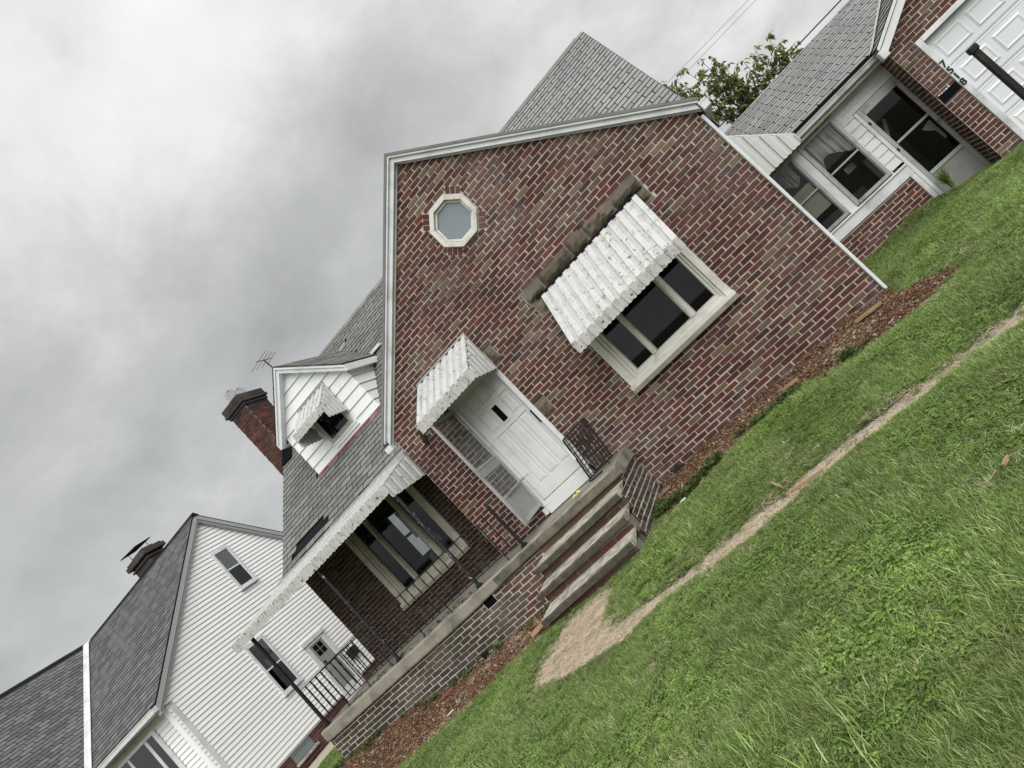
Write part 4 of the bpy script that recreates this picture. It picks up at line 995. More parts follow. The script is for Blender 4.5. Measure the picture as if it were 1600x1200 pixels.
part('gutter', M_ALU, bz, lambda m: (gutter(m, 1.9, 3.52, BEY-.11, BEY-.01, BEZ-.135, BEZ-.05)))
part('fascia', M_CREAM, bz, lambda m: m.box(XR, 3.56, BEY-.005, YB, BEZ-.20, BEZ-.115))

# ------------------------------------------------------------------ garage
gr = thing('garage', 'attached brick garage with white panelled door and house number', 'garage', (5.6,5,0))
GB = Pieces(gr, 'brick', 'brickwork', (.012,.05), .05)
GX0, GX1 = 3.57, 7.6
def g_spans(z):
    a, b = GX0, GX1
    if z > 2.24: a = GX0 + (z-2.24+.02)/GPS; b = GX1-(z-2.24+.02)/GPS
    s = [(a, b)] if b-a > .05 else []
    if z < 1.965: s = cut(s, 3.885, 7.28)
    if 1.06 < z < 1.17: s = cut(s, 3.60, 3.86)
    return s
brick_wall(GB, gr, 'front_wall', M_BRICK, (0,YG,0), (1,0,0), (0,-1,0), -.20, 3.3, g_spans, M_MORTAR, phase=3.57)
brick_wall(GB, gr, 'side_wall', M_BRICK, (GX0,0,0), (0,-1,0), (-1,0,0), -.20, 2.24, lambda z: [(-YB,-YG-.036)], M_MORTAR, phase=.03, proud=.004)
GB.finish(300)
boxpart('mail_slot_hole', M_BLACK, gr, 3.585, 3.875, YG-.006, YG+.03, 1.03, 1.16)
part('chipped_mortar', M_PAPER, gr, lambda m: [m.box(3.60+.04*i,3.625+.04*i,YG-.012,YG+.0,1.158+random.uniform(0,.008),1.172+random.uniform(0,.01)) for i in range(5)])
part('side_walls', M_BRICK_FAR, gr, lambda m: (m.box(GX0+.02, GX0+.15, YB+.1, 8.5, -.3, 2.25), m.box(GX1-.15, GX1, YG+.05, 8.5, -.3, 2.25), m.box(GX0+.02, GX1, 8.4, 8.5, -.3, 2.25), m.prism([(GX0+.1,YG+.03,2.2),(GX1-.1,YG+.03,2.2),(5.585,YG+.03,3.3)], (0,.1,0))))
part('door_frame', M_TRIM, gr, lambda m: (m.box(3.885,3.975,YG-.02,YG+.16,-.2,1.965), m.box(7.19,7.28,YG-.02,YG+.16,-.2,1.965), m.box(3.976,7.189,YG-.02,YG+.16,1.885,1.965)), bevel=.006)
M_GDOOR = mat_simple('garage_door_paint', (.64,.665,.68), .04, 2, .45, .05, 60)
gd = part('garage_door', M_GDOOR, gr, lambda m: m.box(3.976,7.189,YG+.13,YG+.16,-.2,1.884))
tag(gd, 'white sectional garage door with raised rectangular panels')
for r_ in range(4):
    z0 = -.19 + r_*.52
    part('door_section', M_GDOOR, gd, lambda m: (m.box(3.98,7.185,YG+.105,YG+.129,z0,z0+.51), m.box(3.98,7.185,YG+.10,YG+.1045,z0+.02,z0+.03), m.box(3.98,7.185,YG+.10,YG+.1045,z0+.475,z0+.485)), bevel=.004)
    for c_ in range(6):
        x0 = 4.06 + c_*.525
        def rp(m):
            q = [(x0,z0+.10),(x0+.44,z0+.10),(x0+.44,z0+.41),(x0,z0+.41)]; i_ = .03
            p = [(x0+i_,z0+.10+i_),(x0+.44-i_,z0+.10+i_),(x0+.44-i_,z0+.41-i_),(x0+i_,z0+.41-i_)]
            i2 = .055; p2 = [(x0+i2,z0+.10+i2),(x0+.44-i2,z0+.10+i2),(x0+.44-i2,z0+.41-i2),(x0+i2,z0+.41-i2)]
            vs = [(a,YG+.1045,b) for a,b in q] + [(a,YG+.088,b) for a,b in p] + [(a,YG+.098,b) for a,b in p2]
            m.add(vs, [(i,(i+1)%4,4+(i+1)%4,4+i) for i in range(4)] + [(4+i,4+(i+1)%4,8+(i+1)%4,8+i) for i in range(4)] + [(8,9,10,11)])
        part('raised_panel', M_GDOOR, gd, rp)
# house number
for ch_, zc in (('7',1.455),('5',1.325),('1',1.20),('8',1.075)):
    cu = bpy.data.curves.new('digit', 'FONT'); cu.body = ch_; cu.size = .145; cu.extrude = .004; cu.offset = .004; cu.align_x = 'CENTER'; cu.align_y = 'CENTER'
    tmp = bpy.data.objects.new('digit_tmp', cu); COL.objects.link(tmp)
    bpy.context.view_layer.update(); me = bpy.data.meshes.new_from_object(tmp.evaluated_get(bpy.context.evaluated_depsgraph_get()))
    bpy.data.objects.remove(tmp); me.name = 'house_number'; me.materials.clear(); me.materials.append(M_NUM)
    o = bpy.data.objects.new('house_number', me); link(o, gr, (3.93, YG-.026, zc)); o.rotation_euler = (math.radians(90),0,0); o['label'] = 'black house number ' + ch_
def groof2(m):
    for sg in (1,-1):
        ex = 5.585 + sg*2.085; ze = GEZ; zp = GEZ + GPS*2.085
        m.prism([(5.585,YG-.16,zp),(5.585,8.7,zp),(ex,8.7,ze),(ex,YG-.16,ze)], (0,0,.06))
grf = part('roof', M_SHG, gr, groof2)
GSH = Pieces(gr, 'shingle', 'shingles', (.006,.06), .03, M_EDGE)
gn = Vector((-GPS,0,1)).normalized(); gv = Vector((1,0,GPS)).normalized()
shingle_field(GSH, [grf], M_SHG_UP, YG-.15, 5.6, Vector((GEX,0,GEZ+.06)), gv, gn, 2.3, lambda c: True, xdir=Vector((0,1,0)))
GSH.finish(300, 30.)
part('rake_board', M_TRIM, gr, lambda m: [ (m.prism([(5.585,YG-.155,GEZ+GPS*2.085),(5.585+sg*2.1,YG-.155,GEZ),(5.585+sg*2.1,YG-.155,GEZ-.13),(5.585,YG-.155,GEZ+GPS*2.085-.13)], (0,.15,0)), m.prism([(5.585,YG-.175,GEZ+GPS*2.085+.05),(5.585+sg*2.11,YG-.175,GEZ+.05),(5.585+sg*2.11,YG-.175,GEZ+.0),(5.585,YG-.175,GEZ+GPS*2.085+.0)], (0,.02,0))) for sg in (1,-1)], bevel=.004)
def vflash(m):
    for i in range(12):
        a, b = i/12, (i+1)/12
        f = lambda t: Vector((GEX+.0+t*1.9, BEY-.1+t*2.45, max(BEZ-.06+ (t*2.45-.0)*brs, GEZ+GPS*t*1.9)+.075))
        p, q = f(a), f(b); w_ = Vector((.06,-.01,.03))
        m.add([p-w_, p+w_, q+w_, q-w_], [(0,1,2,3)])
part('valley_flashing', M_CREAM, gr, vflash)
part('gutter_end', M_TRIM, gr, lambda m: m.box(3.44,3.56,YG-.17,YG-.02,GEZ-.14,GEZ-.0), bevel=.01)
part('drive_apron', M_WALK, None, lambda m: m.box(3.62, 8.2, -1.0, YG+.1, -.30, -.135)); bpy.data.objects['drive_apron']['kind'] = 'structure'

HB.finish(300); HS.finish(300, 40.)
# ------------------------------------------------------------------ the white neighbouring house
XN, NPY, NPZ, NEY, NEZ = -14.5, 5.17, 6.70, 1.20, 3.40
nb_ = thing('neighbour_house', 'white vinyl sided house with charcoal roof behind the porch', 'house', (-18,5,0))
NSL = (NPZ-NEZ)/(NPY-NEY)
def nlim(z):
    if z <= NEZ: return NEY, 2*NPY-NEY
    k = (z-NEZ)/NSL; return NEY+k, 2*NPY-NEY-k
wallN = part('wall', M_VINYL, nb_, lambda m: m.prism([(XN-.02,NEY,.5),(XN-.02,2*NPY-NEY,.5),(XN-.02,2*NPY-NEY,NEZ),(XN-.02,NPY,NPZ),(XN-.02,NEY,NEZ)], (-.15,0,0)))
z = .55; EXN = .112
while z < NPZ - .1:
    a0, b0 = nlim(z); a1, b1 = nlim(min(z+EXN, NPZ))
    part('siding_board', M_VINYL, wallN, lambda m: clap(m, [(XN,a0,z),(XN,b0,z)], [(XN,a1,z+EXN),(XN,b1,z+EXN)], (1,0,0), .028))
    z += EXN
z = .55
while z < 3.05:
    part('siding_board', M_VINYL, wallN, lambda m: clap(m, [(-17.6,NEY+.12,z),(XN-.1,NEY+.12,z)], [(-17.6,NEY+.12,z+EXN),(XN-.1,NEY+.12,z+EXN)], (0,-1,0), .028)); z += EXN
boxpart('front_wall', M_VINYL, nb_, -17.6, XN-.03, NEY+.125, NEY+.25, .5, 3.3)
boxpart('corner_post', M_TRIM, nb_, XN-.10, XN+.03, NEY+.06, NEY+.20, .52, 3.22, bevel=.006)
NBK = Pieces(nb_, 'brick', 'brickwork', (.012,.05), .04)
def nf(z):
    s = [(NEY+.1, 2*NPY-NEY)]
    if .19 < z < .56: s = cut(s, 2.70, 3.46)
    if z > .15: s = cut(s, 5.0, 5.95)
    return s
brick_wall(NBK, nb_, 'foundation_wall', M_BRICK_FAR, (XN-.03,0,0), (0,1,0), (1,0,0), -.15, .55, nf, M_MORTAR_DK, phase=.04)
NBK.finish(300, 25.)
M_TRIMG = mat_simple('grey_metal_trim', (.34,.35,.36), .06, 3, .5, .05)
def nroof(m):
    for sg in (-1,1):
        e_y = NPY + sg*(NPY-NEY+.22); ez = NPZ + .12 - NSL*(NPY-NEY+.22)
        m.prism([(XN+.16,NPY,NPZ+.12),(-26,NPY,NPZ+.12),(-26,e_y,ez),(XN+.16,e_y,ez)], (0,0,.03))
nr = part('roof', M_TAR, nb_, nroof)
part('rake_trim', M_TRIMG, nb_, lambda m: [ (m.prism([(XN+.13,NPY,NPZ+.115),(XN+.13,NPY+sg*4.2,NPZ+.115-NSL*4.2),(XN+.13,NPY+sg*4.2,NPZ-.035-NSL*4.2),(XN+.13,NPY,NPZ-.035)], (.03,0,0)), m.prism([(XN+.02,NPY,NPZ-.035),(XN+.02,NPY+sg*4.2,NPZ-.035-NSL*4.2),(XN+.02,NPY+sg*4.2,NPZ-.11-NSL*4.2),(XN+.02,NPY,NPZ-.11)], (.11,0,0))) for sg in (-1,1)], bevel=.004)
NX = -20.75; NCS = 1.03; NYF = -2.2
def ncross(m):
    for sg in (1,-1):
        ex = NX + sg*3.45; ez = NPZ+.13-NCS*3.45
        m.prism([(NX,NYF,NPZ+.13),(NX,NPY,NPZ+.13),(ex,NPY-(NPZ+.12-ez)/NSL,ez),(ex,NYF,ez)], (0,0,.03))
ncr = part('cross_gable_roof', M_TAR, nb_, ncross)
NS = Pieces(nb_, 'shingle', 'shingles', (.006,.06), .03, M_EDGE)
nn_ = Vector((0,-NSL,1)).normalized(); nv_ = Vector((0,1,NSL)).normalized()
NE0 = NEY-.22; NZ0 = NPZ+.15-NSL*(NPY-NE0)
shingle_field(NS, [nr], M_SHG_N, -21, XN+.17, Vector((0,NE0,NZ0)), nv_, nn_, math.hypot(NPY-NE0,NPZ+.15-NZ0)-.05, lambda c: c.z > NPZ+.16-NCS*abs(c.x-NX), tab=.30, ex=.14, gap=.012)
cn_ = Vector((NCS,0,1)).normalized(); cv_ = Vector((-1,0,NCS)).normalized(); EX0 = NX+3.45
shingle_field(NS, [ncr], M_SHG_N, NYF, NPY, Vector((EX0,0,NPZ+.16-NCS*3.45)), cv_, cn_, math.hypot(3.45,3.45*NCS)-.05, lambda c: c.z > NPZ+.15-NSL*(NPY-c.y), xdir=Vector((0,1,0)), tab=.30, ex=.14, gap=.012)
NS.finish(0)
def nval(m):
    f = lambda t: Vector((NX+t*3.35, NPY-t*3.35*NCS/NSL, NPZ+.165-t*3.35*NCS))
    a, b = f(0), f(1); o1 = nn_*.035; o2 = cn_*.035; mid = (o1+o2)*.75
    m.add([a+mid, b+mid, b+o1+Vector((.15,0,0)), a+o1+Vector((.15,0,0))], [(0,1,2,3)])
    m.add([a+mid, b+mid, b+o2-Vector((0,.15,0)), a+o2-Vector((0,.15,0))], [(3,2,1,0)])
part('valley_flashing', M_TRIM, nb_, nval)
part('ridge_cap', M_TAR, nr, lambda m: (m.prism([(XN+.18,NPY-.13,NPZ+.06),(XN+.18,NPY,NPZ+.19),(XN+.18,NPY+.13,NPZ+.06)], (-6.2,0,0)), m.prism([(NX-.13,NYF,NPZ+.06),(NX,NYF,NPZ+.20),(NX+.13,NYF,NPZ+.06)], (0,NPY-NYF,0))))
part('gutter', M_TRIM, nb_, lambda m: gutter(m, -17.5, XN+.12, NE0-.12, NE0, NZ0-.15, NZ0-.03))
part('soffit', M_CREAM, nb_, lambda m: (m.box(-17.5, XN+.10, NE0, NEY+.13, NZ0-.15, NZ0-.13), m.box(-17.5, XN-.1, NEY+.09, NEY+.135, NZ0-.32, NZ0-.151)))
def nwin(y0, y1, z0, z1, zm, name='window', label=None, upper=M_INT_LT):
    x = XN+.02; t = .085
    w = part(name, M_TRIM, nb_, lambda m: (m.box(x,x+.05,y0-t,y0,z0-t*.8,z1+t), m.box(x,x+.05,y1,y1+t,z0-t*.8,z1+t), m.box(x,x+.05,y0,y1,z1,z1+t), m.box(x,x+.08,y0-t-.02,y1+t+.02,z0-t*1.4,z0-t*.8), m.box(x,x+.05,y0,y1,z0-t*.8,z0), m.box(x,x+.035,y0,y1,zm-.022,zm+.022)), bevel=.005)
    if label: tag(w, label)
    part('pane', M_GLASS, w, lambda m: (m.add([(x+.028,y0,z0),(x+.028,y1,z0),(x+.028,y1,z1),(x+.028,y0,z1)], [(0,1,2,3)])))
    part('screen', M_BLACK, w, lambda m: m.box(x+.004,x+.02,y0,y1,z0,zm)); part('blind', upper, w, lambda m: m.box(x+.004,x+.02,y0,y1,zm,z1))
nwin(4.86,5.34,4.46,5.56,5.01, label='small double hung window high in the white gable wall')
nwin(3.69,4.24,1.66,3.02,2.30, label='double hung window left of the grey side door')
# side door
nd = part('side_door', M_TRIM, nb_, lambda m: (m.box(XN+.02,XN+.06,5.0,5.17,.20,2.10), m.box(XN+.02,XN+.06,5.75,5.93,.20,2.10), m.box(XN+.02,XN+.06,5.171,5.749,2.02,2.10), m.box(XN+.02,XN+.10,4.96,5.97,2.101,2.22), m.box(XN+.02,XN+.05,5.171,5.749,.20,.62)), bevel=.006)
tag(nd, 'grey side door with four small panes in a white frame')
boxpart('door_leaf', M_GREYP, nd, XN+.02, XN+.04, 5.171, 5.749, .621, 2.02)
part('lite', M_BLACK, nd, lambda m: [m.box(XN+.041,XN+.045,5.27+.20*i,5.44+.20*i,1.66+.17*j,1.81+.17*j) for i in (0,1) for j in (0,1)])
boxpart('handle', M_IRON, nd, XN+.041, XN+.08, 5.24, 5.29, 1.42, 1.50)
tag(boxpart('meter_box', M_IRON, nb_, XN+.03, XN+.14, 6.02, 6.38, .97, 1.26, bevel=.02), 'dark box on the white wall right of the grey door')
bw = part('basement_window', M_GREYP, nb_, lambda m: m.box(XN-.10,XN-.06,2.70,3.46,.23,.55)); tag(bw, 'glass block basement window in the red brick foundation')
for i in range(4):
    part('glass_block', M_FROST, bw, lambda m: m.box(XN-.059,XN-.045,2.715+.187*i,2.88+.187*i,.24,.40), bevel=.006)
    part('glass_block', M_FROST, bw, lambda m: m.box(XN-.059,XN-.045,2.715+.187*i,2.88+.187*i,.415,.54), bevel=.006)
boxpart('sill', M_CONC_LT, bw, XN-.06, XN+.02, 2.66, 3.52, .16, .228, bevel=.01)
# front window under the eave
yN = NEY+.055
fw = part('front_window', M_TRIM, nb_, lambda m: (m.box(-15.42,-15.32,yN-.03,yN+.03,1.5,3.08), m.box(-17.1,-15.421,yN-.03,yN+.03,2.99,3.08), m.box(-15.80,-15.70,yN-.02,yN+.03,1.5,2.989), m.box(-16.60,-16.52,yN-.02,yN+.03,1.5,2.989)), bevel=.006)
part('pane', M_GLASS, fw, lambda m: m.add([(-17.1,yN-.005,1.5),(-15.42,yN-.005,1.5),(-15.42,yN-.005,2.99),(-17.1,yN-.005,2.99)], [(0,1,2,3)]))
part('blind', M_INT, fw, lambda m: m.box(-17.1,-15.43,yN+.0,yN+.02,1.5,2.985))
# chimney
nc = part('chimney', M_BRICK_DARK, nb_, lambda m: (m.box(-17.55,-16.75,5.3,5.9,6.4,7.22), m.box(-17.60,-16.70,5.25,5.95,7.1,7.16), m.box(-17.65,-16.65,5.2,6.0,7.225,7.36), m.box(-17.60,-16.70,5.25,5.95,7.365,7.42), m.box(-17.45,-16.85,5.4,5.8,7.425,7.50)), bevel=.015)
part('rain_cap', M_TAR, nc, lambda m: (m.prism([(-17.65,5.3,7.70),(-16.85,5.3,7.62),(-16.85,5.9,7.68),(-17.65,5.9,7.76)], (0,0,.025)), m.tube([(-17.4,5.4,7.48),(-17.4,5.4,7.70)],.012,4), m.tube([(-17.0,5.8,7.48),(-17.0,5.8,7.68)],.012,4)))

# ------------------------------------------------------------------ tree behind the breezeway
def mat_leaf(name, a, b, tr=.35):
    s = NT(name); r = s.rnd(); col = s.mix(r, a, b); n = s.noise(30, 3); col = s.mix(s.math('MULTIPLY', n, .4), col, mul2(s, col, .6))
    s.fin(col, .55, spec=.3)
    t = s.n('ShaderNodeBsdfTranslucent'); s.put(t.inputs[0], s.mix(.5, col, (.12,.17,.03)))
    m = s.n('ShaderNodeMixShader'); m.inputs[0].default_value = tr
    s.l(s.p.outputs[0], m.inputs[1]); s.l(t.outputs[0], m.inputs[2]); s.l(m.outputs[0], s.out.inputs[0]); return s.mat
M_LEAF = mat_leaf('tree_leaf', (.13,.17,.055), (.33,.37,.13), .5)
M_BARK = mat_simple('bark', (.085,.070,.055), .35, 14, .95, .8, 40)
tree = thing('leafy_tree', 'loose green tree rising behind the breezeway roof', 'tree', (3.1,10,0))
tr_ = MB(); lv = MB(); base = Vector((3.1,10.2,-.1))
tr_.tube([base, base+Vector((.02,0,1.2)), base+Vector((-.03,0,2.4))], [.11,.09,.07], 7)
TOPS = [(1.84, 6.31), (2.04, 5.94), (2.7, 5.92), (2.76, 5.65), (3.02, 5.58), (3.12, 5.45), (3.19, 5.24), (3.15, 4.81), (3.5, 4.85), (3.9, 4.95), (4.23, 4.82), (4.17, 4.37), (4.36, 4.25), (4.24, 4.05), (3.96, 4.04)]
def leaf(m, p, d, L, r):
    d = d.normalized(); side = d.cross(Vector((0,0,1)));
    if side.length < .05: side = Vector((1,0,0))
    side = (side.normalized() + Vector((random.uniform(-.5,.5),random.uniform(-.5,.5),random.uniform(-.5,.5)))).normalized()
    up = side.cross(d).normalized(); w_ = L*random.uniform(.26,.36)
    a = p; b = p + d*L*.45 + up*L*.10; c = p + d*L - up*L*.18 - Vector((0,0,L*.15))
    m.add([a, b+side*w_ - up*w_*.35, c, b-side*w_ - up*w_*.35, b], [(0,4,1),(4,2,1),(0,3,4),(3,2,4)], 0, r)
rt = random.Random(5)
for (tx, tz) in TOPS:
    for rep in range(3):
        top = Vector((tx + rt.uniform(-.22,.22), 10.1 + rt.uniform(-.55,.55), tz - rep*rt.uniform(.05,.35)))
        st = base + Vector((rt.uniform(-.1,.1), 0, rt.uniform(1.6,2.6)))
        mid = st.lerp(top, .5) + Vector(((top.x-st.x)*.18, rt.uniform(-.1,.1), -.1))
        pts = []
        for k in range(9):
            t = k/8; pts.append(st*(1-t)**2 + mid*2*t*(1-t) + top*t*t)
        tr_.tube(pts, [.032*(1-.85*k/8) for k in range(9)], 5)
        twigs = [(pts, 1.0)]
        for k in range(2, 9):
            for q in range(2):
                dd = Vector((rt.uniform(-1,1), rt.uniform(-1,1), rt.uniform(-.1,.9))).normalized()*rt.uniform(.18,.45)
                e_ = pts[k] + dd
                if e_.z > top.z + .05 or e_.z < 2.6: continue
                tr_.tube([pts[k], pts[k]+dd*.5+Vector((0,0,.03)), e_], [.008,.006,.003], 4, caps=False)
                for j in range(8):
                    p = pts[k].lerp(e_, (j+1)/9)
                    leaf(lv, p, Vector((rt.uniform(-1,1), rt.uniform(-1,1), rt.uniform(-.7,.2))), rt.uniform(.10,.17), rt.random())
        for k in range(3, 9):
            for j in range(5):
                leaf(lv, pts[k] + Vector((rt.uniform(-.05,.05),rt.uniform(-.05,.05),rt.uniform(-.1,.05))), Vector((rt.uniform(-1,1), rt.uniform(-1,1), rt.uniform(-.7,.2))), rt.uniform(.10,.17), rt.random())
tr_.build('trunk', M_BARK, tree, smooth=True); lv.build('crown', M_LEAF, tree)
# overhead wires
def wire(label, P0, P1, r, sag):
    P0, P1 = Vector(P0), Vector(P1)
    pts = [P0.lerp(P1, k/14) - Vector((0,0,sag*4*(k/14)*(1-k/14))) for k in range(15)]
    return tag(part('overhead_wire', M_IRON, None, lambda m: m.tube(pts, r, 5)), label, 'wire')
wire('thick dark service wire crossing the tree to the garage', (2.0,9.0,4.06), (12.0,9.0,4.05), .016, .05)
wire('upper thin utility wire in the sky left of the tree', (-2,16,7.6), (11,16,6.85), .0055, .0)
wire('lower thin utility wire in the sky left of the tree', (-2,16,7.32), (11,16,6.74), .0055, .0)
# ------------------------------------------------------------------ lamp post without its lamp
lp = thing('lamp_post', 'dark rusty lamp post without lantern before the garage door', 'lamp post', (1.61,-4.73,0))
part('shaft', M_IRON, lp, lambda m: m.box(1.592,1.628,-4.748,-4.712,-.2,1.485), bevel=.006)
part('collar', M_IRON, lp, lambda m: m.box(1.585,1.635,-4.755,-4.705,1.475,1.513), bevel=.006)

# ------------------------------------------------------------------ lawn, mulch and straw
SRC = bpy.data.collections.new('sources')          # instanced only, not linked to the scene
def mat_grass():
    s = NT('grass_blade'); oi = s.n('ShaderNodeObjectInfo').outputs['Random']; at = s.n('ShaderNodeAttribute', attribute_name='rnd').outputs['Fac']
    big = s.noise(.55, 3, .5); 
    col = s.ramp(at, [(0,(.092,.172,.034)),(.30,(.190,.305,.066)),(.64,(.310,.440,.115)),(.86,(.46,.56,.22)),(.96,(.66,.70,.38)),(1.,(.80,.74,.54))])
    k = s.math('ADD', s.math('MULTIPLY', oi, .50), .56)
    k = s.math('MULTIPLY', k, s.math('ADD', s.math('MULTIPLY', s.step(big, .3, .7), .5), .72))
    col = s.mix(1., col, s.gray(k), 'MULTIPLY')
    col = s.mix(s.math('MULTIPLY', s.step(s.noise(1.6, 3), .52, .72), .40), col, (.21,.22,.09))
    s.fin(col, .55, spec=.25)
    t = s.n('ShaderNodeBsdfTranslucent'); s.put(t.inputs[0], col); m = s.n('ShaderNodeMixShader'); m.inputs[0].default_value = .18
    s.l(s.p.outputs[0], m.inputs[1]); s.l(t.outputs[0], m.inputs[2]); s.l(m.outputs[0], s.out.inputs[0]); return s.mat
M_GRASS = mat_grass()
M_STRAW = mat_simple('dry_straw', (.64,.535,.39), .35, 20, .9, 0, rndv=.6)
M_CHIP = None
def mat_chip():
    s = NT('bark_chip'); r = s.n('ShaderNodeObjectInfo').outputs['Random']
    col = s.ramp(r, [(0,(.05,.029,.020)),(.3,(.11,.058,.035)),(.6,(.19,.098,.056)),(.78,(.22,.15,.10)),(.90,(.34,.20,.11)),(.96,(.42,.36,.28)),(1.,(.55,.50,.41))])
    return s.fin(s.mix(s.noise(60, 3), col, mul2(s, col, .55)), .95, spec=.1)
M_CHIP = mat_chip()
def blade(m, r, x, y, h, w, lean, az, bend, rnd):
    dx, dy = math.cos(az), math.sin(az); px, py = -dy, dx; vs = []; n = 3
    for k in range(n):
        t = k/n; o = lean*t + bend*t*t; z = h*t*(1-.25*bend/max(h,.01)*t*.3); ww = w*(1-.35*t)/2
        vs += [(x+dx*o-px*ww, y+dy*o-py*ww, z), (x+dx*o+px*ww, y+dy*o+py*ww, z)]
    vs.append((x+dx*(lean+bend), y+dy*(lean+bend), h*(1-.25*min(1,bend/h))))
    m.add(vs, [(0,1,3,2),(2,3,5,4),(4,5,6)], 0, rnd)
def src(name, fn, mat):
    m = MB(); fn(m); o = m.build(name, mat, None, loc=(0,0,0)); COL.objects.unlink(o); SRC_COLS[-1].objects.link(o); return o
SRC_COLS = []
def newcol(n): SRC_COLS.append(bpy.data.collections.new(n)); return SRC_COLS[-1]
cg = newcol('grass_sources')
for v in range(6):
    r = random.Random(40+v)
    def tuft(m):
        for i in range(46):
            a = r.uniform(0,6.28); q = .062*math.sqrt(r.random()); h = r.uniform(.022,.058) if v < 4 else r.uniform(.035,.085)
            blade(m, r, q*math.cos(a), q*math.sin(a), h, r.uniform(.0022,.0044), r.uniform(0,.035), r.uniform(0,6.28), r.uniform(.005,.055), min(.999, r.random()**1.0))
    src('tuft%d' % v, tuft, M_GRASS)
for v in range(2):
    r = random.Random(60+v)
    def clover(m):
        for i in range(16):
            a = r.uniform(0,6.28); q = .055*math.sqrt(r.random()); x, y, z = q*math.cos(a), q*math.sin(a), r.uniform(.025,.05)
            for k in range(3):
                b = 2.1*k + a; R = r.uniform(.005,.0085); cxx, cyy = x+R*.9*math.cos(b), y+R*.9*math.sin(b)
                m.add([(cxx+R*math.cos(t), cyy+R*math.sin(t), z+r.uniform(-.003,.003)) for t in (0,1.05,2.1,3.14,4.19,5.24)], [(0,1,2,3,4,5)], 0, r.uniform(.1,.6))
        for i in range(10):
            a = r.uniform(0,6.28); q = .055*math.sqrt(r.random())
            blade(m, r, q*math.cos(a), q*math.sin(a), r.uniform(.03,.06), .004, .01, r.uniform(0,6.28), r.uniform(.01,.03), r.random())
    src('clover%d' % v, clover, M_GRASS)
cc = newcol('chip_sources')
for v in range(6):
    r = random.Random(80+v)
    def chip(m):
        L, w_, t = r.uniform(.015,.045), r.uniform(.006,.014), r.uniform(.003,.007)
        m.prism([(-L/2,-w_/2,0),(L/2*r.uniform(.6,1),-w_/2*r.uniform(.3,1),0),(L/2,w_/2*r.uniform(.3,1),0),(-L/2*r.uniform(.7,1),w_/2,0)], (0,0,t))
    src('chip%d' % v, chip, M_CHIP)
cs = newcol('straw_sources')
for v in range(5):
    r = random.Random(90+v)
    def straw(m):
        for i in range(12):
            a = r.uniform(0,3.14); x, y = r.uniform(-.06,.06), r.uniform(-.06,.06); L = r.uniform(.03,.10); z = r.uniform(.001,.012)
            d = Vector((math.cos(a),math.sin(a),r.uniform(-.05,.10))); s_ = Vector((-math.sin(a),math.cos(a),0))*r.uniform(.001,.0022)
            p = Vector((x,y,z)); m.add([p-s_, p+s_, p+d*L+s_*.4, p+d*L-s_*.4], [(0,1,2,3)], 0, r.random())
    src('straw%d' % v, straw, M_STRAW)
cw = newcol('weed_sources')
M_WEED = mat_leaf('weed_leaf', (.045,.080,.018), (.095,.150,.040), .3)
for v in range(3):
    r = random.Random(95+v)
    def weed(m):
        for i in range(14):
            a = r.uniform(0,6.28); L = r.uniform(.03,.06); e_ = r.uniform(.2,1.0)
            d = Vector((math.cos(a),math.sin(a),e_)).normalized(); p = Vector((r.uniform(-.04,.04),r.uniform(-.04,.04),r.uniform(0,.05)))
            s_ = Vector((-math.sin(a),math.cos(a),0))*L*.32
            m.add([p, p+d*L*.5+s_, p+d*L-Vector((0,0,.01)), p+d*L*.5-s_], [(0,1,2,3)], 0, r.random())
    src('weed%d' % v, weed, M_WEED)

def scatter_group():
    g = bpy.data.node_groups.new('scatter', 'GeometryNodeTree')
    g.interface.new_socket('Geometry', in_out='INPUT', socket_type='NodeSocketGeometry')
    g.interface.new_socket('Collection', in_out='INPUT', socket_type='NodeSocketCollection')
    g.interface.new_socket('Geometry', in_out='OUTPUT', socket_type='NodeSocketGeometry')
    N = g.nodes.new; Lk = g.links.new
    gi, go = N('NodeGroupInput'), N('NodeGroupOutput'); ip = N('GeometryNodeInstanceOnPoints'); ci = N('GeometryNodeCollectionInfo')
    ci.inputs['Separate Children'].default_value = True; ci.inputs['Reset Children'].default_value = True
    ra = N('GeometryNodeInputNamedAttribute'); ra.data_type = 'FLOAT_VECTOR'; ra.inputs[0].default_value = 'rot'
    sa = N('GeometryNodeInputNamedAttribute'); sa.data_type = 'FLOAT'; sa.inputs[0].default_value = 'scl'
    ia = N('GeometryNodeInputNamedAttribute'); ia.data_type = 'INT'; ia.inputs[0].default_value = 'idx'
    er = N('FunctionNodeEulerToRotation')
    Lk(gi.outputs['Geometry'], ip.inputs['Points']); Lk(gi.outputs['Collection'], ci.inputs['Collection']); Lk(ci.outputs[0], ip.inputs['Instance'])
    ip.inputs['Pick Instance'].default_value = True
    Lk(ra.outputs['Attribute'], er.inputs[0]); Lk(er.outputs[0], ip.inputs['Rotation']); Lk(sa.outputs['Attribute'], ip.inputs['Scale']); Lk(ia.outputs['Attribute'], ip.inputs['Instance Index'])
    Lk(ip.outputs[0], go.inputs['Geometry']); return g
SG = scatter_group()
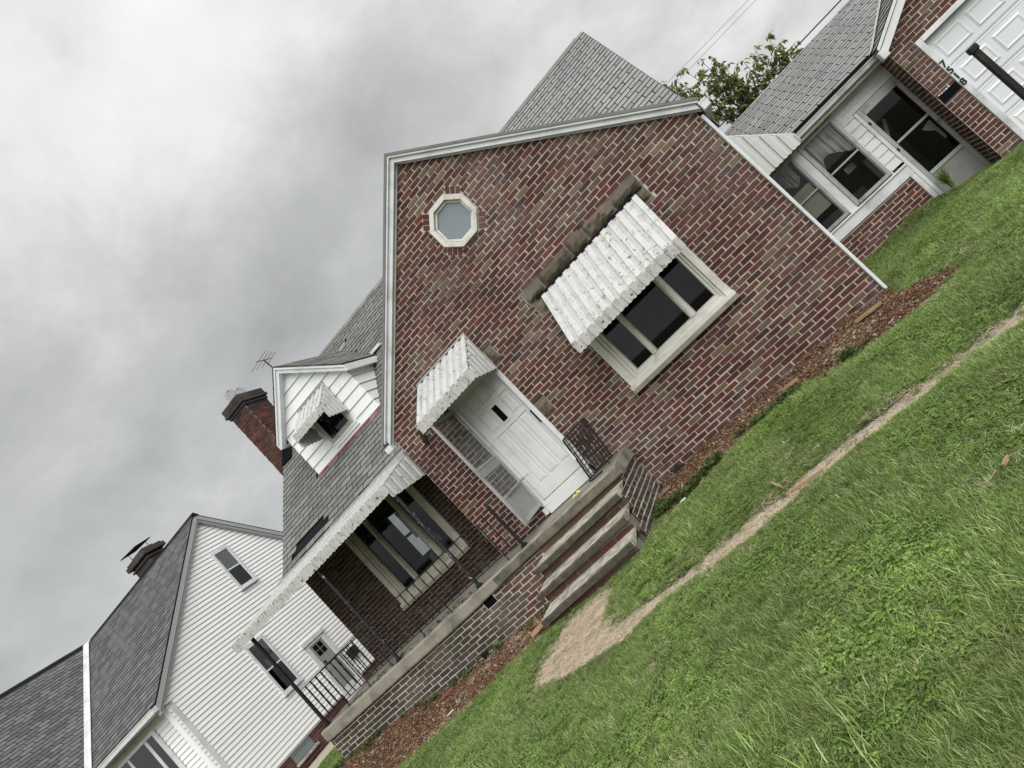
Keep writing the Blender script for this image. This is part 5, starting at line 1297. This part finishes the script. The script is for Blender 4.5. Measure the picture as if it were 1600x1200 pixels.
def scatter(name, label, cat, col, X, Y, dz, tilt, s0, s1, idx, kind='stuff'):
    n = len(X); Z = gh(X, Y) + dz
    me = bpy.data.meshes.new(name); me.from_pydata(np.stack([X,Y,Z], -1).tolist(), [], [])
    at = me.attributes.new('rot', 'FLOAT_VECTOR', 'POINT'); R_ = np.stack([rng.normal(0,tilt,n), rng.normal(0,tilt,n), rng.uniform(0,6.28,n)], -1); at.data.foreach_set('vector', R_.astype(np.float32).ravel())
    at = me.attributes.new('scl', 'FLOAT', 'POINT'); at.data.foreach_set('value', rng.uniform(s0,s1,n).astype(np.float32) if np.isscalar(s0) else np.asarray(s0, dtype=np.float32))
    at = me.attributes.new('idx', 'INT', 'POINT'); at.data.foreach_set('value', np.asarray(idx, dtype=np.int32))
    o = bpy.data.objects.new(name, me); link(o, None, (0,0,0)); tag(o, label, cat, kind=kind)
    md = o.modifiers.new('scatter', 'NODES'); md.node_group = SG
    md[[i.identifier for i in SG.interface.items_tree if i.name == 'Collection'][0]] = col
    return o
def visible(X, Y, pad=60):
    dx, dy, dz = X-CAM.x, Y-CAM.y, -CAM.z
    zc = -(dx*BACK.x + dy*BACK.y + dz*BACK.z); xc = dx*RIGHT.x + dy*RIGHT.y + dz*RIGHT.z; yc = dx*UP.x + dy*UP.y + dz*UP.z
    zc = np.maximum(zc, .05); return (zc > .3) & (np.abs(FPX*xc/zc) < 800+pad) & (np.abs(FPX*yc/zc) < 600+pad)
def blocked(X, Y):
    b = ((X > -9.28) & (X < -2.68) & (Y > -1.0)) | ((X > -2.75) & (X < 1.0) & (Y > -.02)) | ((X > -4.3) & (X < -2.74) & (Y > -2.22)) | ((X > .9) & (Y > 3.3)) | ((X > 3.45) & (Y > -.9)) | ((X < -13.1) & (X > -14.45)) | (X < -14.4)
    return b
def pts_in(x0, x1, y0, y1, dens):
    n = int((x1-x0)*(y1-y0)*dens); return rng.uniform(x0,x1,n), rng.uniform(y0,y1,n)
# grass
X1, Y1 = pts_in(-13.2, 4.6, -8.9, 3.6, 1000)
dist = np.hypot(X1-CAM.x, Y1-CAM.y); k = visible(X1, Y1, 520) & ~blocked(X1, Y1)
k &= rng.random(len(X1)) < np.clip(1.25 - dist*.045, .42, 1.)
edge = .10*wav(X1*4.1, Y1*3.7) + rng.normal(0, .035, len(X1))
sp, s1_, s2_ = sdist(PATH, X1, Y1) + edge, sdist(MULCH_R, X1, Y1) + edge, sdist(MULCH_L, X1, Y1) + edge
k &= (sp > rng.normal(.0, .055, len(sp))) & (s1_ > rng.normal(0, .03, len(sp))) & (s2_ > rng.normal(0, .03, len(sp)))
X1, Y1, sp, s1_, s2_ = X1[k], Y1[k], sp[k], s1_[k], s2_[k]
pz = wav(X1*.9+3, Y1*.9)
ix = rng.integers(0, 6, len(X1)); cl_ = (wav(X1*1.7+9, Y1*1.5+4) > -.02) & (rng.random(len(X1)) < .40); ix = np.where(cl_, rng.integers(6, 8, len(X1)), ix)
hs = rng.uniform(.75, 1.15, len(X1))*(1 + .8*np.clip(pz, -.3, .4))*np.clip(.5 + np.minimum(sp, np.minimum(s1_, s2_))*1.1, .5, 1.)
# Collection Info sorts children by name: clover0, clover1, tuft0 ...
ix = np.where(ix >= 6, ix-6, ix+2)
scatter('lawn_grass', 'short green lawn grass with clover in front of the house', 'grass', cg, X1, Y1, -.005, .12, hs, 0, ix)
# taller lawn tufts near the camera and by the breezeway door
X2, Y2 = pts_in(-1.4, 1.2, -8.2, -6.4, 40); k = visible(X2, Y2, 200) & (wav(X2*2.1+1, Y2*1.9) > .05); X2, Y2 = X2[k], Y2[k]
scatter('long_grass', 'longer coarse grass blades in the near corner of the lawn', 'grass', cg, X2, Y2, -.005, .18, 1.3, 1.9, rng.integers(6, 8, len(X2)))
# dead thatch in the lawn
a, b = pts_in(-6.5, 3.4, -8.2, -.5, 90); q = visible(a, b, 100) & ~blocked(a, b) & (wav(a*1.9+2, b*2.2+7) > .02)
scatter('lawn_thatch', 'dead straw coloured thatch among the lawn blades', 'thatch', cs, a[q], b[q], .022, .2, .4, .8, rng.integers(0, 5, q.sum()))
# mulch chips
X3, Y3 = [], []
for poly, bb in ((MULCH_R, (-2.8,1.5,-1.9,.05)), (MULCH_L, (-9.7,-4.2,-2.7,-.9))):
    a, b = pts_in(bb[0], bb[1], bb[2], bb[3], 2600); q = (sdist(poly, a, b) + .10*wav(a*4, b*4) < rng.normal(.02,.05,len(a))) & ~blocked(a, b); X3.append(a[q]); Y3.append(b[q])
X3, Y3 = np.concatenate(X3), np.concatenate(Y3)
scatter('mulch', 'reddish brown bark mulch strips along the foundation', 'mulch', cc, X3, Y3, .004, .35, .7, 1.5, rng.integers(0, 6, len(X3)))
q = rng.random(len(X3)) < .035
scatter('soil_clods', 'dark clods and bark lumps on the mulch strips', 'soil', cc, X3[q], Y3[q], .006, .5, 1.6, 2.6, rng.integers(0, 6, q.sum()))
# straw on the worn path, thin straw among the mulch
a, b = pts_in(-4.3, 3.8, -4.8, -2.1, 700); q = (sdist(PATH, a, b) < rng.normal(.0,.06,len(a))) & ~blocked(a, b)
scatter('path_straw', 'dry straw littering the worn dirt path', 'straw', cs, a[q], b[q], .0, .05, .7, 1.3, rng.integers(0, 5, q.sum()))
a, b = pts_in(-4.3, 3.0, -4.6, -2.1, 420); q = (sdist(PATH, a, b) < -.02) & ~blocked(a, b)
scatter('path_grit', 'small stones and clods on the worn dirt path', 'gravel', cc, a[q], b[q], .002, .3, .25, .9, rng.integers(0, 6, q.sum()))
# low weeds where mulch and lawn meet
a, b = pts_in(-2.7, .3, -1.85, -.9, 260); q = (np.abs(sdist(MULCH_R, a, b)) < .16) & (wav(a*2+5, b*2) > -.05); 
a2, b2 = pts_in(-9.4, -4.4, -1.35, -.97, 60); q2 = wav(a2*3, b2*3) > .0
a3, b3 = pts_in(-9.1, -5.4, -.95, -.55, 60); 
aw, bw_ = np.concatenate([a[q], a2[q2]]), np.concatenate([b[q], b2[q2]])
scatter('ground_weeds', 'low broad leaved weeds at the edge of the mulch', 'weeds', cw, aw, bw_, .0, .15, .7, 1.5, rng.integers(0, 3, len(aw)))
ms = scatter('slab_moss', 'small weeds growing along the porch slab edge', 'weeds', cw, a3[wav(a3*2,b3*3) > -.1], b3[wav(a3*2,b3*3) > -.1], 0, .15, .35, .7, rng.integers(0, 3, int((wav(a3*2,b3*3) > -.1).sum())))
for v_ in ms.data.vertices: v_.co.z = .767

# ornamental grass by the breezeway door
og = thing('grass_clump', 'arching clump of long grass at the breezeway door', 'plant', (2.95,3.05,0), None)
def arch(m):
    r = random.Random(3)
    for i in range(120):
        a = r.uniform(0,6.28); h = r.uniform(.20,.46); o_ = r.uniform(.05,.42); dx, dy = math.cos(a), math.sin(a); w_ = r.uniform(.004,.008)
        vs = []
        for k in range(7):
            t = k/6; rr = .04*r.random() + o_*t*t; zz = h*(1.9*t - 1.1*t*t); ww = w_*(1-t*.9)
            vs += [(2.95+dx*rr-dy*ww, 3.05+dy*rr+dx*ww, .02+zz), (2.95+dx*rr+dy*ww, 3.05+dy*rr-dx*ww, .02+zz)]
        m.add(vs, [(2*k,2*k+1,2*k+3,2*k+2) for k in range(6)], 0, r.uniform(0,.7))
part('blades', M_GRASS, og, arch)

# ------------------------------------------------------------------ small debris
def splinter(label, x0, y0, x1, y1, w_, mat=M_WOOD, z=.03, h=.02, name='wood_splinter', cat='wood'):
    p, q = Vector((x0,y0,0)), Vector((x1,y1,0)); d = (q-p); s_ = Vector((-d.y,d.x,0)).normalized()*w_/2
    p.z = float(gh(p.x,p.y))+z; q.z = float(gh(q.x,q.y))+z+.01; mid = p.lerp(q,.55)
    tag(part(name, mat, None, lambda m: m.prism([p-s_*.5, mid-s_*1.1, q-s_*.3, q+s_*.15, mid+s_, p+s_*.7], (0,0,h))), label, cat)
splinter('long brown wood splinter lying across the worn path', -.97,-3.72,-.62,-3.86,.045, M_WOOD, .02)
splinter('short pale stick touching the long splinter by the path', -1.05,-3.36,-.96,-3.66,.025, M_WOOD, .03)
splinter('long split piece of wood on the mulch near the downspout', .44,-.55,.76,-.68,.07, M_WOOD, .03, .03)
splinter('dark ended wood stub beside the foundation', -.66,-.72,-.44,-.80,.05, M_WOOD, .03, .03)
splinter('small tan wood chip on the near lawn', .17,-5.69,.215,-5.655,.022, M_WOOD, .05, .012)
splinter('orange wood sliver on mulch right of the steps', -2.72,-.58,-2.46,-.72,.05, M_WOOD, .04, .025)
splinter('split bark piece against the left end of the steps', -4.55,-2.10,-4.36,-2.0,.07, M_WOOD, .05, .04)
splinter('orange wood piece in the mulch below the porch slab', -6.62,-1.55,-6.40,-1.45,.06, M_REDFL, .04, .03)
splinter('crumpled white paper on the mulch by the steps', -2.24,-1.64,-2.15,-1.67,.05, M_PAPER, .035, .012, 'paper_litter', 'litter')
splinter('white litter strip at the mulch edge below the porch', -5.99,-2.38,-5.87,-2.36,.03, M_PAPER, .045, .008, 'paper_litter', 'litter')
splinter('grey stone chunk against the porch base', -5.75,-1.05,-5.60,-1.12,.10, M_CONC_FND, .02, .08, 'rubble_stone', 'stone')
splinter('dark rubble chunk beside the grey stone at the porch base', -5.98,-1.08,-5.82,-1.16,.09, M_TAR, .02, .07, 'rubble_stone', 'stone')

tag(part('iron_stub', M_RUST, None, lambda m: (m.box(-2.46,-2.30,-.12,-.03,.06,.09), m.tube([(-2.44,-.08,.08),(-2.47,-.16,.13)], .012, 5), m.tube([(-2.33,-.08,.08),(-2.36,-.17,.06)], .012, 5), m.box(-2.40,-2.36,-.10,-.06,.09,.15)), bevel=.004), 'rusty iron stub low on the wall right of the stoop', 'iron stub')
